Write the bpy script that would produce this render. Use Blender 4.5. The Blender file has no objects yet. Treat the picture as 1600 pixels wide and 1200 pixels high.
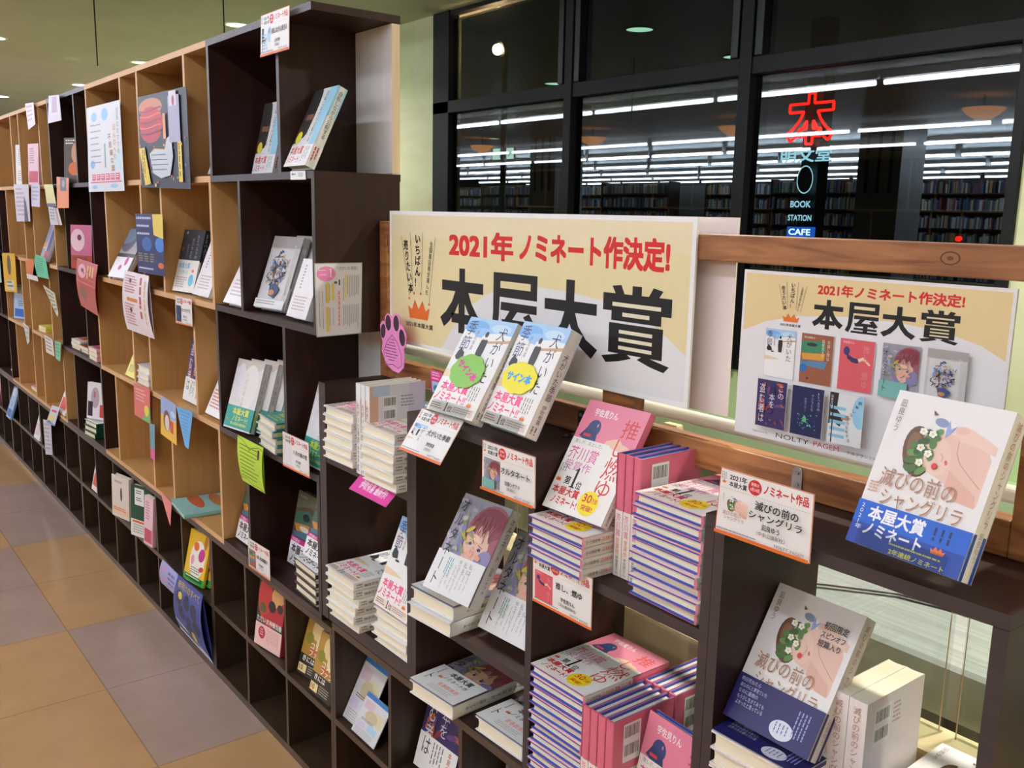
import bpy, math, random
from mathutils import Vector, Matrix
random.seed(7)
SC = bpy.context.scene
COL = SC.collection
PI = math.pi

# ------------------------------------------------------------------ materials
def s2l(c):
    c /= 255.0
    return c / 12.92 if c <= .04045 else ((c + .055) / 1.055) ** 2.4
def rgb(h):
    if isinstance(h, str):
        h = h.lstrip('#'); h = [int(h[i:i + 2], 16) for i in (0, 2, 4)]
    return (s2l(h[0]), s2l(h[1]), s2l(h[2]), 1)
def new_mat(name):
    m = bpy.data.materials.new(name); m.use_nodes = True
    nt = m.node_tree; b = nt.nodes['Principled BSDF']
    return m, nt, b
PM = {}
def paper(h, rough=.42):
    k = (h, rough)
    if k not in PM:
        m, nt, b = new_mat('paper_' + h.strip('#'))
        n = nt.nodes.new('ShaderNodeTexNoise'); n.inputs['Scale'].default_value = 60
        r = nt.nodes.new('ShaderNodeValToRGB')
        c = rgb(h); d = tuple(x * .985 for x in c[:3]) + (1,)
        r.color_ramp.elements[0].position = .35; r.color_ramp.elements[1].position = .65
        r.color_ramp.elements[0].color = d; r.color_ramp.elements[1].color = c
        tc = nt.nodes.new('ShaderNodeTexCoord')
        nt.links.new(tc.outputs['Object'], n.inputs['Vector'])
        nt.links.new(n.outputs['Fac'], r.inputs['Fac']); nt.links.new(r.outputs['Color'], b.inputs['Base Color'])
        b.inputs['Roughness'].default_value = rough
        PM[k] = m
    return PM[k]
def noise_mat(name, c1, c2, scale=(8, 8, 8), rough=.5, detail=4, bump=0, metallic=0, lo=.35, hi=.65, spec=.5):
    m, nt, b = new_mat(name)
    tc = nt.nodes.new('ShaderNodeTexCoord'); mp = nt.nodes.new('ShaderNodeMapping')
    mp.inputs['Scale'].default_value = scale
    n = nt.nodes.new('ShaderNodeTexNoise'); n.inputs['Scale'].default_value = 1; n.inputs['Detail'].default_value = detail
    r = nt.nodes.new('ShaderNodeValToRGB')
    r.color_ramp.elements[0].position = lo; r.color_ramp.elements[1].position = hi
    r.color_ramp.elements[0].color = rgb(c1); r.color_ramp.elements[1].color = rgb(c2)
    L = nt.links.new
    L(tc.outputs['Object'], mp.inputs['Vector']); L(mp.outputs['Vector'], n.inputs['Vector'])
    L(n.outputs['Fac'], r.inputs['Fac']); L(r.outputs['Color'], b.inputs['Base Color'])
    b.inputs['Roughness'].default_value = rough; b.inputs['Metallic'].default_value = metallic
    b.inputs['Specular IOR Level'].default_value = spec
    if bump:
        bp = nt.nodes.new('ShaderNodeBump'); bp.inputs['Strength'].default_value = bump
        L(n.outputs['Fac'], bp.inputs['Height']); L(bp.outputs['Normal'], b.inputs['Normal'])
    return m
def emit(name, col, s):
    m = bpy.data.materials.new(name); m.use_nodes = True; nt = m.node_tree
    nt.nodes.clear(); e = nt.nodes.new('ShaderNodeEmission'); o = nt.nodes.new('ShaderNodeOutputMaterial')
    e.inputs['Color'].default_value = rgb(col); e.inputs['Strength'].default_value = s
    nt.links.new(e.outputs[0], o.inputs[0]); return m
def clear_mat(name, tint, gl=1.0, rough=.02, ior=1.45):
    m = bpy.data.materials.new(name); m.use_nodes = True; nt = m.node_tree; nt.nodes.clear()
    o = nt.nodes.new('ShaderNodeOutputMaterial'); mx = nt.nodes.new('ShaderNodeMixShader')
    t = nt.nodes.new('ShaderNodeBsdfTransparent'); t.inputs[0].default_value = rgb(tint)
    g = nt.nodes.new('ShaderNodeBsdfGlossy'); g.inputs['Roughness'].default_value = rough
    f = nt.nodes.new('ShaderNodeLayerWeight'); f.inputs['Blend'].default_value = .5     # Schlick reflectance, the same from both faces of the sheet
    pw = nt.nodes.new('ShaderNodeMath'); pw.operation = 'POWER'; pw.inputs[1].default_value = 5
    ad = nt.nodes.new('ShaderNodeMath'); ad.operation = 'MULTIPLY_ADD'; ad.inputs[1].default_value = .95; ad.inputs[2].default_value = ((ior - 1) / (ior + 1)) ** 2
    mu = nt.nodes.new('ShaderNodeMath'); mu.operation = 'MULTIPLY'; mu.inputs[1].default_value = gl
    L = nt.links.new
    L(f.outputs['Facing'], pw.inputs[0]); L(pw.outputs[0], ad.inputs[0]); L(ad.outputs[0], mu.inputs[0]); L(mu.outputs[0], mx.inputs[0]); L(t.outputs[0], mx.inputs[1]); L(g.outputs[0], mx.inputs[2])
    L(mx.outputs[0], o.inputs[0]); return m

M_TAN = noise_mat('tan_laminate', 'c08f55', 'c8975d', (60, 60, 3), .45)
M_TANE = noise_mat('tan_edge', 'd2a374', 'daac7e', (10, 60, 60), .5)
M_DARK = noise_mat('dark_laminate', '2c1814', '371e18', (50, 50, 3), .45, spec=.3)
M_DARKE = noise_mat('dark_edge', '3a2f2f', '423635', (6, 60, 60), .4)
M_BRN = noise_mat('brown_laminate', '34241a', '3e2c1e', (50, 50, 3), .42)
M_BRNE = noise_mat('brown_edge', '4a3a2c', '554335', (6, 60, 60), .42)
M_BACK = noise_mat('hardboard_back', '5f4022', '6a4828', (20, 20, 20), .6)
M_PALE = noise_mat('pale_board', 'dcd5d0', 'e6dfda', (30, 30, 4), .35)
M_PALEE = noise_mat('pale_edge', 'dcbf9c', 'e8cdab', (60, 60, 4), .5)
M_METAL = noise_mat('zinc_metal', '9a9a98', 'b4b4b0', (40, 40, 40), .35, metallic=.9)
M_BLKM = noise_mat('black_metal', '0a0a0b', '101012', (40, 40, 40), .4, metallic=.2)
M_FRAME = noise_mat('window_frame', '0d0e10', '121315', (5, 5, 5), .6, spec=.3)
M_WALL = noise_mat('pale_green_wall', 'cfd0a4', 'd9dab2', (3, 3, 9), .8, bump=.05)
M_WALLG = noise_mat('green_wall', 'b7cc9c', 'c0d4a6', (6, 6, 6), .7)
M_CEIL = noise_mat('ceiling_panels', 'bcbaae', 'c3c1b4', (2, 2, 2), .8)
M_CREAM = noise_mat('cream_parapet', 'e3cf9f', 'ead8ab', (5, 5, 5), .5)
M_PIPE = noise_mat('white_pipe', 'e8e2d6', 'f0ebe0', (8, 8, 8), .3)
M_STEEL = noise_mat('brushed_steel', 'aeb0ae', 'c2c4c2', (3, 120, 3), .22, metallic=.12)
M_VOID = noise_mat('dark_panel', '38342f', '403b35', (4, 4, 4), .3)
M_PAGES = noise_mat('page_edges', 'e6d9bd', 'f2e8d0', (4, 4, 900), .75, lo=.3, hi=.7)
M_CLEAR = clear_mat('clear_acrylic', 'f2f5f5', 1.2, .03)
M_PANEL = clear_mat('parapet_glass', 'f6faf8', 1.4, .01)
M_WGLASS = clear_mat('window_glass', 'a4aaaa', 1.25, 0.0, 1.5)
M_SMOKE = clear_mat('barrier_glass', 'fcfff8', .4, .02)
M_TUBE = emit('tube_glow', 'dfeaff', 22)
M_NEON = emit('red_neon', 'ff1408', 9)
M_SIGNW = emit('pale_sign_glow', 'a8d8e8', 3)
M_SIGNB = emit('blue_sign_glow', '2a6ae0', 2)
M_SIGND = emit('white_sign_glow', 'd8f0ff', 5)
M_FLOOD = emit('warm_flood', 'ffd9a0', 60)
M_DOWN = emit('downlight_glow', 'b8ecc8', 2.6)
M_DOWNB = emit('bright_downlight_glow', 'd8e8ff', 9)
M_BOWL = emit('amber_bowl', 'd08a40', 4)
M_EXIT = emit('exit_panel', 'd8ffe8', 2.0)
M_EXITG = emit('exit_green', '10a060', 1.5)

def wood_mat():
    m, nt, b = new_mat('stained_wood')
    tc = nt.nodes.new('ShaderNodeTexCoord'); mp = nt.nodes.new('ShaderNodeMapping')
    mp.inputs['Scale'].default_value = (4, 40, 40)
    w = nt.nodes.new('ShaderNodeTexNoise'); w.inputs['Scale'].default_value = 1.2; w.inputs['Detail'].default_value = 8; w.inputs['Distortion'].default_value = 1.5
    r = nt.nodes.new('ShaderNodeValToRGB'); e = r.color_ramp.elements
    e[0].position = .3; e[0].color = rgb('7d4a26'); e[1].position = .7; e[1].color = rgb('b87c48')
    n2 = nt.nodes.new('ShaderNodeTexNoise'); n2.inputs['Scale'].default_value = 9
    mx = nt.nodes.new('ShaderNodeMix'); mx.data_type = 'RGBA'; mx.blend_type = 'MULTIPLY'; mx.inputs[0].default_value = .5
    r2 = nt.nodes.new('ShaderNodeValToRGB'); r2.color_ramp.elements[0].color = rgb('b08a6a'); r2.color_ramp.elements[0].position = .3
    r2.color_ramp.elements[1].color = (1, 1, 1, 1); r2.color_ramp.elements[1].position = .6
    L = nt.links.new
    L(tc.outputs['Object'], mp.inputs['Vector']); L(mp.outputs['Vector'], w.inputs['Vector']); L(w.outputs['Fac'], r.inputs['Fac'])
    L(tc.outputs['Object'], n2.inputs['Vector']); L(n2.outputs['Fac'], r2.inputs['Fac'])
    L(r.outputs['Color'], mx.inputs[6]); L(r2.outputs['Color'], mx.inputs[7]); L(mx.outputs[2], b.inputs['Base Color'])
    b.inputs['Roughness'].default_value = .45
    return m
M_WOOD = wood_mat()
def floor_mat():
    m, nt, b = new_mat('vinyl_checker_floor'); L = nt.links.new
    tc = nt.nodes.new('ShaderNodeTexCoord'); mp = nt.nodes.new('ShaderNodeMapping')
    T = .935
    mp.inputs['Scale'].default_value = (1 / T, 1 / T, 1); mp.inputs['Location'].default_value = (.34 / T, .285 / T, .5)
    ck = nt.nodes.new('ShaderNodeTexChecker'); ck.inputs['Scale'].default_value = 1
    ck.inputs['Color1'].default_value = rgb('b2978a'); ck.inputs['Color2'].default_value = rgb('c69b6e')
    n = nt.nodes.new('ShaderNodeTexNoise'); n.inputs['Scale'].default_value = 6; n.inputs['Detail'].default_value = 10; n.inputs['Roughness'].default_value = .7
    r = nt.nodes.new('ShaderNodeValToRGB'); r.color_ramp.elements[0].position = .3; r.color_ramp.elements[0].color = (.72, .72, .72, 1); r.color_ramp.elements[1].position = .7
    mx = nt.nodes.new('ShaderNodeMix'); mx.data_type = 'RGBA'; mx.blend_type = 'MULTIPLY'; mx.inputs[0].default_value = .5
    br = nt.nodes.new('ShaderNodeTexBrick'); br.offset = 0; br.inputs['Scale'].default_value = 1
    br.inputs['Brick Width'].default_value = .5; br.inputs['Row Height'].default_value = .5; br.inputs['Mortar Size'].default_value = .0022
    br.inputs['Color1'].default_value = (1, 1, 1, 1); br.inputs['Color2'].default_value = (1, 1, 1, 1); br.inputs['Mortar'].default_value = (.72, .68, .64, 1)
    m2 = nt.nodes.new('ShaderNodeMix'); m2.data_type = 'RGBA'; m2.blend_type = 'MULTIPLY'; m2.inputs[0].default_value = 1
    L(tc.outputs['Object'], mp.inputs['Vector']); L(mp.outputs['Vector'], ck.inputs['Vector']); L(mp.outputs['Vector'], br.inputs['Vector'])
    L(tc.outputs['Object'], n.inputs['Vector']); L(n.outputs['Fac'], r.inputs['Fac'])
    L(ck.outputs['Color'], mx.inputs[6]); L(r.outputs['Color'], mx.inputs[7]); L(mx.outputs[2], m2.inputs[6]); L(br.outputs['Color'], m2.inputs[7])
    L(m2.outputs[2], b.inputs['Base Color'])
    n3 = nt.nodes.new('ShaderNodeTexNoise'); n3.inputs['Scale'].default_value = 11; bp = nt.nodes.new('ShaderNodeBump')
    bp.inputs['Strength'].default_value = .05; L(n3.outputs['Fac'], bp.inputs['Height']); L(bp.outputs['Normal'], b.inputs['Normal'])
    r3 = nt.nodes.new('ShaderNodeMapRange'); r3.inputs[3].default_value = .13; r3.inputs[4].default_value = .22
    L(n.outputs['Fac'], r3.inputs[0]); L(r3.outputs[0], b.inputs['Roughness'])
    b.inputs['Specular IOR Level'].default_value = .45
    return m
M_FLOOR = floor_mat()

# ------------------------------------------------------------------ mesh helpers
class MB:
    def __init__(s): s.v = []; s.f = []; s.mi = []; s.mats = []
    def mid(s, m):
        if m not in s.mats: s.mats.append(m)
        return s.mats.index(m)
    def box(s, a, b, m, faces=None):
        x0, y0, z0 = a; x1, y1, z1 = b; n = len(s.v)
        s.v += [(x0, y0, z0), (x1, y0, z0), (x1, y1, z0), (x0, y1, z0), (x0, y0, z1), (x1, y0, z1), (x1, y1, z1), (x0, y1, z1)]
        F = [(0, 3, 2, 1), (4, 5, 6, 7), (0, 1, 5, 4), (1, 2, 6, 5), (2, 3, 7, 6), (3, 0, 4, 7)]
        for i, f in enumerate(F):   # order: bottom, top, front, right, back, left
            s.f.append(tuple(n + k for k in f)); s.mi.append(s.mid(faces[i] if faces and faces.get(i) else m) if faces else s.mid(m))
        return s
    def poly(s, pts, m):
        n = len(s.v); s.v += [tuple(p) for p in pts]; s.f.append(tuple(range(n, n + len(pts)))); s.mi.append(s.mid(m)); return s
    def tube(s, p0, p1, r, m, seg=12, r1=None, caps=True):
        p0 = Vector(p0); p1 = Vector(p1); d = (p1 - p0).normalized(); r1 = r if r1 is None else r1
        a = d.orthogonal().normalized(); b = d.cross(a); n = len(s.v)
        for p, rr in ((p0, r), (p1, r1)):
            for i in range(seg):
                t = 2 * PI * i / seg; s.v.append(tuple(p + a * math.cos(t) * rr + b * math.sin(t) * rr))
        for i in range(seg):
            j = (i + 1) % seg; s.f.append((n + i, n + j, n + seg + j, n + seg + i)); s.mi.append(s.mid(m))
        if caps:
            s.f.append(tuple(n + i for i in reversed(range(seg)))); s.mi.append(s.mid(m))
            s.f.append(tuple(n + seg + i for i in range(seg))); s.mi.append(s.mid(m))
        return s
    def extr(s, prof, axis, a, b, m, smooth=False):      # closed 2D profile swept along an axis
        n = len(s.v); k = len(prof)
        for c in (a, b):
            for (u, w) in prof:
                s.v.append((c, u, w) if axis == 0 else ((u, c, w) if axis == 1 else (u, w, c)))
        for i in range(k):
            j = (i + 1) % k; s.f.append((n + i, n + j, n + k + j, n + k + i)); s.mi.append(s.mid(m))
        s.f.append(tuple(n + i for i in reversed(range(k)))); s.mi.append(s.mid(m))
        s.f.append(tuple(n + k + i for i in range(k))); s.mi.append(s.mid(m)); return s
    def lathe(s, prof, c, m, seg=24):
        n = len(s.v); k = len(prof)
        for i in range(seg):
            t = 2 * PI * i / seg
            for (r, z) in prof: s.v.append((c[0] + r * math.cos(t), c[1] + r * math.sin(t), c[2] + z))
        for i in range(seg):
            j = (i + 1) % seg
            for q in range(k - 1): s.f.append((n + i * k + q, n + j * k + q, n + j * k + q + 1, n + i * k + q + 1)); s.mi.append(s.mid(m))
        return s
    def mesh(s, name):
        me = bpy.data.meshes.new(name); me.from_pydata(s.v, [], s.f)
        for m in s.mats: me.materials.append(m)
        me.polygons.foreach_set('material_index', s.mi); me.update(); return me
    def obj(s, name, parent=None, bevel=0):
        o = bpy.data.objects.new(name, s.mesh(name)); COL.objects.link(o)
        if parent: o.parent = parent
        if bevel:
            b = o.modifiers.new('bevel', 'BEVEL'); b.width = bevel; b.segments = 2; b.limit_method = 'ANGLE'
        return o
def tag(o, label=None, cat=None, group=None, kind=None):
    if label: o['label'] = label
    if cat: o['category'] = cat
    if group: o['group'] = group
    if kind: o['kind'] = kind
    return o
def empty(name, loc=(0, 0, 0), **k):
    o = bpy.data.objects.new(name, None); o.location = loc; o.empty_display_size = .02; COL.objects.link(o); return tag(o, **k)
def bx(name, a, b, m, parent=None, faces=None, bevel=0):
    return MB().box(a, b, m, faces).obj(name, parent, bevel)
def struct(name, a, b, m, faces=None):
    o = bx(name, a, b, m, None, faces); o['kind'] = 'structure'; return o

# ------------------------------------------------------------------ lettering
_fc = bpy.data.curves.new('glyphs', 'FONT'); _fo = bpy.data.objects.new('glyphs', _fc); COL.objects.link(_fo)
_GC = {}
def glyph(txt, bold=0):
    k = (txt, bold)
    if k not in _GC:
        _fc.body = txt; _fc.resolution_u = 3
        bpy.context.view_layer.update()
        ev = _fo.evaluated_get(bpy.context.evaluated_depsgraph_get()); me = ev.to_mesh()
        V0 = [(v.co.x, v.co.y) for v in me.vertices]; F0 = [tuple(p.vertices) for p in me.polygons]; ev.to_mesh_clear()
        V, F = list(V0), list(F0)
        if bold > .009:                          # heavier weight: the same outline repeated around itself
            b = bold * 1.1
            dirs = [(b, b), (-b, b), (b, -b), (-b, -b)] if bold < .03 else [(b, b), (-b, b), (b, -b), (-b, -b), (b, 0), (-b, 0), (0, b), (0, -b)]
            V = []; F = []
            for e, (dx, dy) in enumerate(dirs):
                n = len(V); V += [(x + dx, y + dy, e) for x, y in V0]; F += [tuple(n + q for q in f) for f in F0]
        _GC[k] = (V, F)
    return _GC[k]
_a = glyph('国')[0]; _b = glyph('国国')[0]
ADV = (max(p[0] for p in _b) - max(p[0] for p in _a))
EMX = (min(p[0] for p in _a) + max(p[0] for p in _a)) / 2; EMY = (min(p[1] for p in _a) + max(p[1] for p in _a)) / 2

KJ = {
'本': [[(44, 0), (57, 0), (57, 20), (97, 20), (97, 36), (65, 36), (72, 52), (84, 68), (100, 80), (90, 94), (78, 84), (64, 66), (57, 54), (57, 70), (74, 70), (74, 85), (57, 85), (57, 100), (43, 100), (43, 85), (27, 85), (27, 70), (43, 70), (43, 54), (35, 68), (22, 84), (9, 94), (0, 80), (14, 69), (28, 52), (35, 36), (4, 36), (4, 20), (44, 20)]],
'大': [[(43, 0), (58, 0), (58, 28), (97, 28), (97, 43), (60, 43), (66, 60), (80, 76), (100, 87), (90, 100), (70, 87), (56, 70), (51, 58), (45, 70), (31, 87), (11, 100), (0, 87), (20, 76), (35, 60), (41, 43), (4, 43), (4, 28), (43, 28)]],
'屋': [[(9, 0), (99, 0), (99, 35), (23, 35), (22, 62), (18, 84), (11, 100), (0, 94), (7, 78), (9, 58)], [(26, 42), (99, 42), (99, 54), (60, 54), (50, 66), (78, 66), (72, 60), (84, 54), (99, 73), (87, 80), (84, 76), (69, 76), (69, 82), (96, 82), (96, 89), (69, 89), (69, 93), (99, 93), (99, 100), (18, 100), (20, 93), (55, 93), (55, 89), (27, 89), (27, 82), (55, 82), (55, 76), (31, 78), (27, 67), (34, 67), (44, 54), (25, 54)]],
'賞': [[(15, 2), (28, 0), (33, 11), (44, 11), (44, 0), (57, 0), (57, 11), (67, 11), (73, 0), (86, 3), (81, 11), (98, 11), (98, 33), (85, 33), (85, 45), (15, 45), (15, 33), (2, 33), (2, 11), (20, 11)], [(12, 48), (88, 48), (88, 86), (72, 86), (80, 88), (98, 92), (91, 100), (72, 96), (54, 90), (60, 86), (40, 86), (46, 90), (28, 96), (9, 100), (2, 92), (20, 88), (28, 86), (12, 86)]]}
KH = {'本': [], '大': [], '屋': [(24, 12, 62, 10)], '賞': [(16, 22, 68, 5), (31, 34, 38, 5), (27, 56, 47, 4.5), (27, 66, 47, 4.5), (27, 76, 47, 4.5)]}
class Pr:
    """flat print in millimetres, origin top-left, y down"""
    def __init__(s, w, h): s.w = w; s.h = h; s.it = []; s.st = (0, 0, 1, 1); s.n = 0; s.cl = (0, 0, w, h)
    def push(s, x, y, sx, sy=None): s.st = (x, y, sx, sy or sx); s.cl = (x, y, x + 130 * sx, y + 188 * (sy or sx)); return s
    def pop(s): s.st = (0, 0, 1, 1); s.cl = (0, 0, s.w, s.h); return s
    def T(s, p): return (s.st[0] + p[0] * s.st[2], s.st[1] + p[1] * s.st[3])
    def poly(s, pts, c, same=False):
        if not same: s.n += 1
        Q = [s.T(p) for p in pts]
        for ax, lim, sg in ((0, s.cl[0], 1), (1, s.cl[1], 1), (0, s.cl[2], -1), (1, s.cl[3], -1)):     # trim to the sheet
            if all(sg * (p[ax] - lim) >= -1e-6 for p in Q): continue
            O = []
            for i, p in enumerate(Q):
                q = Q[i - 1]; a, b = sg * (q[ax] - lim), sg * (p[ax] - lim)
                if (a < 0) != (b < 0):
                    t = a / (a - b); O.append((q[0] + (p[0] - q[0]) * t, q[1] + (p[1] - q[1]) * t))
                if b >= 0: O.append(p)
            Q = O
            if len(Q) < 3: return s
        s.it.append((Q, [tuple(range(len(Q)))], c, s.n)); return s
    def rect(s, x, y, w, h, c, same=False): return s.poly([(x, y), (x + w, y), (x + w, y + h), (x, y + h)], c, same)
    def ell(s, x, y, rx, ry, c, rot=0, n=22, a0=0, a1=360):
        P = []; ct, st = math.cos(math.radians(rot)), math.sin(math.radians(rot))
        for i in range(n + (a1 - a0 < 360)):
            t = math.radians(a0 + (a1 - a0) * i / n); u, v = rx * math.cos(t), ry * math.sin(t); P.append((x + u * ct - v * st, y + u * st + v * ct))
        return s.poly(P, c)
    def line(s, x0, y0, x1, y1, wd, c):
        dx, dy = x1 - x0, y1 - y0; l = math.hypot(dx, dy) or 1; nx, ny = -dy / l * wd / 2, dx / l * wd / 2
        return s.poly([(x0 + nx, y0 + ny), (x1 + nx, y1 + ny), (x1 - nx, y1 - ny), (x0 - nx, y0 - ny)], c)
    def curve(s, pts, wd, c):
        for a, b in zip(pts, pts[1:]): s.line(a[0], a[1], b[0], b[1], wd, c)
        return s
    def t(s, txt, x, y, w, h, c, bold=.012, rot=0):      # horizontal lettering fitted into a box
        V, F = glyph(txt, bold)
        if not V: return s
        x0 = min(p[0] for p in V); x1 = max(p[0] for p in V); y0 = min(p[1] for p in V); y1 = max(p[1] for p in V)
        sx = w / max(x1 - x0, 1e-4); sy = h / max(y1 - y0, 1e-4); cr, sr = math.cos(math.radians(rot)), math.sin(math.radians(rot))
        P = []
        for p in V:
            u = (p[0] - x0) * sx; v = (y1 - p[1]) * sy; P.append(s.T((x + u * cr - v * sr, y + u * sr + v * cr)) + p[2:])
        s.n += 1; s.it.append((P, F, c, s.n)); return s
    def v(s, txt, x, y, w, h, c, bold=.012, dx=0):       # vertical lettering, one cell per character
        n = len(txt); ch = h / n; s.n += 1
        for i, cc in enumerate(txt):
            if cc == ' ': continue
            V, F = glyph(cc, bold); P = []
            for p in V:
                u = (p[0] - EMX) / ADV; q = (p[1] - EMY) / ADV
                if cc in 'ー': u, q = q, -u
                if cc in '、。': u += .6; q += .6
                P.append(s.T((x + w / 2 + u * w + dx * i, y + (i + .5) * ch - q * ch)) + p[2:])
            s.it.append((P, F, c, s.n))
        return s
    def scrib(s, x, y, w, h, rows, c, vert=False, fill=.45, seed=1):   # small illegible print
        R = random.Random(seed + int(x * 7 + y * 3)); s.n += 1; n = max(rows, 1)
        for i in range(n):
            p = 0; L = (h if vert else w) * R.uniform(.75, 1); st = (w if vert else h) / n
            while p < L:
                d = min(st * R.uniform(.5, 1.6), L - p)
                if vert: s.rect(x + i * st, y + p, st * fill, d * .8, c, True)
                else: s.rect(x + p, y + i * st, d * .8, st * fill, c, True)
                p += d
        return s
    def crown(s, x, y, w, h, c='e8742a'):
        s.poly([(x, y + h * .35), (x + w * .18, y + h * .55), (x + w * .32, y), (x + w * .5, y + h * .5), (x + w * .68, y), (x + w * .82, y + h * .55), (x + w, y + h * .35), (x + w * .92, y + h), (x + w * .08, y + h)], c)
        return s
    def one(s, x, y, w, h, c):
        return s.poly([(x + a * w, y + b * h) for a, b in ((.36, .12), (.04, .2), (.04, .14), (.6, 0), (.74, 0), (.74, .93), (1, .95), (1, 1), (.06, 1), (.06, .95), (.36, .93))], c)
    def kanji(s, ch, x, y, w, h, c, hole):
        for pl in KJ[ch]: s.poly([(x + a * w / 100, y + b * h / 100) for a, b in pl], c)
        for a, b, cw, chh in KH[ch]: s.rect(x + a * w / 100, y + b * h / 100, cw * w / 100, chh * h / 100, hole)
        return s
    def mesh(s, name, fn, step=3e-5, base=2e-4):
        mb = MB()
        for P, F, c, n in s.it:
            o = len(mb.v)
            for p in P: mb.v.append(tuple(fn(p[0], p[1], base + n * step + (p[2] * 7e-6 if len(p) > 2 else 0))))
            m = mb.mid(paper(c, .4) if isinstance(c, str) else c)
            for f in F: mb.f.append(tuple(o + k for k in f)); mb.mi.append(m)
        return mb.mesh(name)

# ------------------------------------------------------------------ books
class BookType:
    def __init__(s, w, h, t, cover='eeeeee', obi=None, front=None, spine=None, back=None, endp=None, backc=None, soft=False, obic='f4f1ea'):
        s.w, s.h, s.t = w, h, t; parts = []; W, H, Tk = w, h, t; mc = paper(cover, .3); th = .0022 if not soft else .0006
        if endp: th = .0007
        mb = MB()
        mb.box((0, 0, 0), (W - .002, th, H), mc); mb.box((0, Tk - th, 0), (W - .002, Tk, H), paper(backc, .3) if backc else mc)
        prof = [(W - .004, 0)] + [(W - .0025 + .0025 * math.sin(a * PI / 6), Tk / 2 - Tk / 2 * math.cos(a * PI / 6)) for a in range(7)] + [(W - .004, Tk)]
        mb.extr(prof, 2, 0, H, mc); parts.append(('cover', mb.mesh('cover'), None))
        i = .0035 if not soft else .0002; mb = MB()
        g = Tk - 2 * th
        if endp: th += .002; g -= .004
        prof = [(W - .004, th), (W - .004, Tk - th)] + [(i + .0018 * math.sin(a * PI / 5), Tk - th - g * a / 5) for a in range(6)]
        mb.extr(prof, 2, i, H - i, M_PAGES); parts.append(('page_block', mb.mesh('page_block'), None))
        if endp: th -= .002
        if endp:
            mb = MB(); e = .0003
            for a, b in ((th + .00005, th + .0019), (Tk - th - .0019, Tk - th - .00005)): mb.box((e, a, e), (W - .005, b, H - e), paper(endp, .4))
            parts.append(('endpaper', mb.mesh('endpaper'), None))
        if obi:
            mb = MB(); q = .0004; mo = paper(obic, .3)
            mb.box((-q, -q, .0005), (W - .002, 0, obi), mo); mb.box((-q, Tk, .0005), (W - .002, Tk + q, obi), mo)
            prof = [(W - .003, -q)] + [(W - .0025 + q + .0025 * math.sin(a * PI / 6), Tk / 2 - (Tk / 2 + q) * math.cos(a * PI / 6)) for a in range(7)] + [(W - .003, Tk + q)]
            mb.extr(prof, 2, .0005, obi, mo); parts.append(('paper_band', mb.mesh('paper_band'), None))
        if front:
            P = Pr(w * 1000, h * 1000); front(P)
            parts.append(('cover_print', P.mesh('cover_print', lambda x, y, n: (x / 1000, -n - .0004, H - y / 1000)), None))
        if spine:
            P = Pr(t * 1000, h * 1000); spine(P)
            parts.append(('spine_print', P.mesh('spine_print', lambda x, y, n: (W + n + .0009 - .0016 * abs(x / 1000 - Tk / 2) / (Tk / 2), x / 1000, H - y / 1000)), None))
        if back:
            P = Pr(w * 1000, h * 1000); back(P)
            parts.append(('back_print', P.mesh('back_print', lambda x, y, n: (W - x / 1000, Tk + n + .0004, H - y / 1000)), None))
        s.parts = parts
BK_N = []
def pose(x, y, z, psi, tau): return Matrix.Translation((x, y, z)) @ Matrix.Rotation(math.radians(psi), 4, 'Z') @ Matrix.Rotation(-math.radians(tau), 4, 'X')
def book(bt, x, y, z, psi=0, tau=0, label='', group=None, name='hardcover_book', cat='book', skip=(), sc=(1, 1, 1)):
    r = empty(name, label=label, cat=cat, group=group); r.matrix_world = pose(x, y, z, psi, tau) @ Matrix.Diagonal((sc[0], sc[1], sc[2], 1))
    for pn, me, _ in bt.parts:
        if pn in skip: continue
        o = bpy.data.objects.new(pn, me); o.parent = r; COL.objects.link(o)
    fit(r, bt, psi, sc); BK_N.append(r); return r
def pose0(r): return r.matrix_world.copy()
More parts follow.
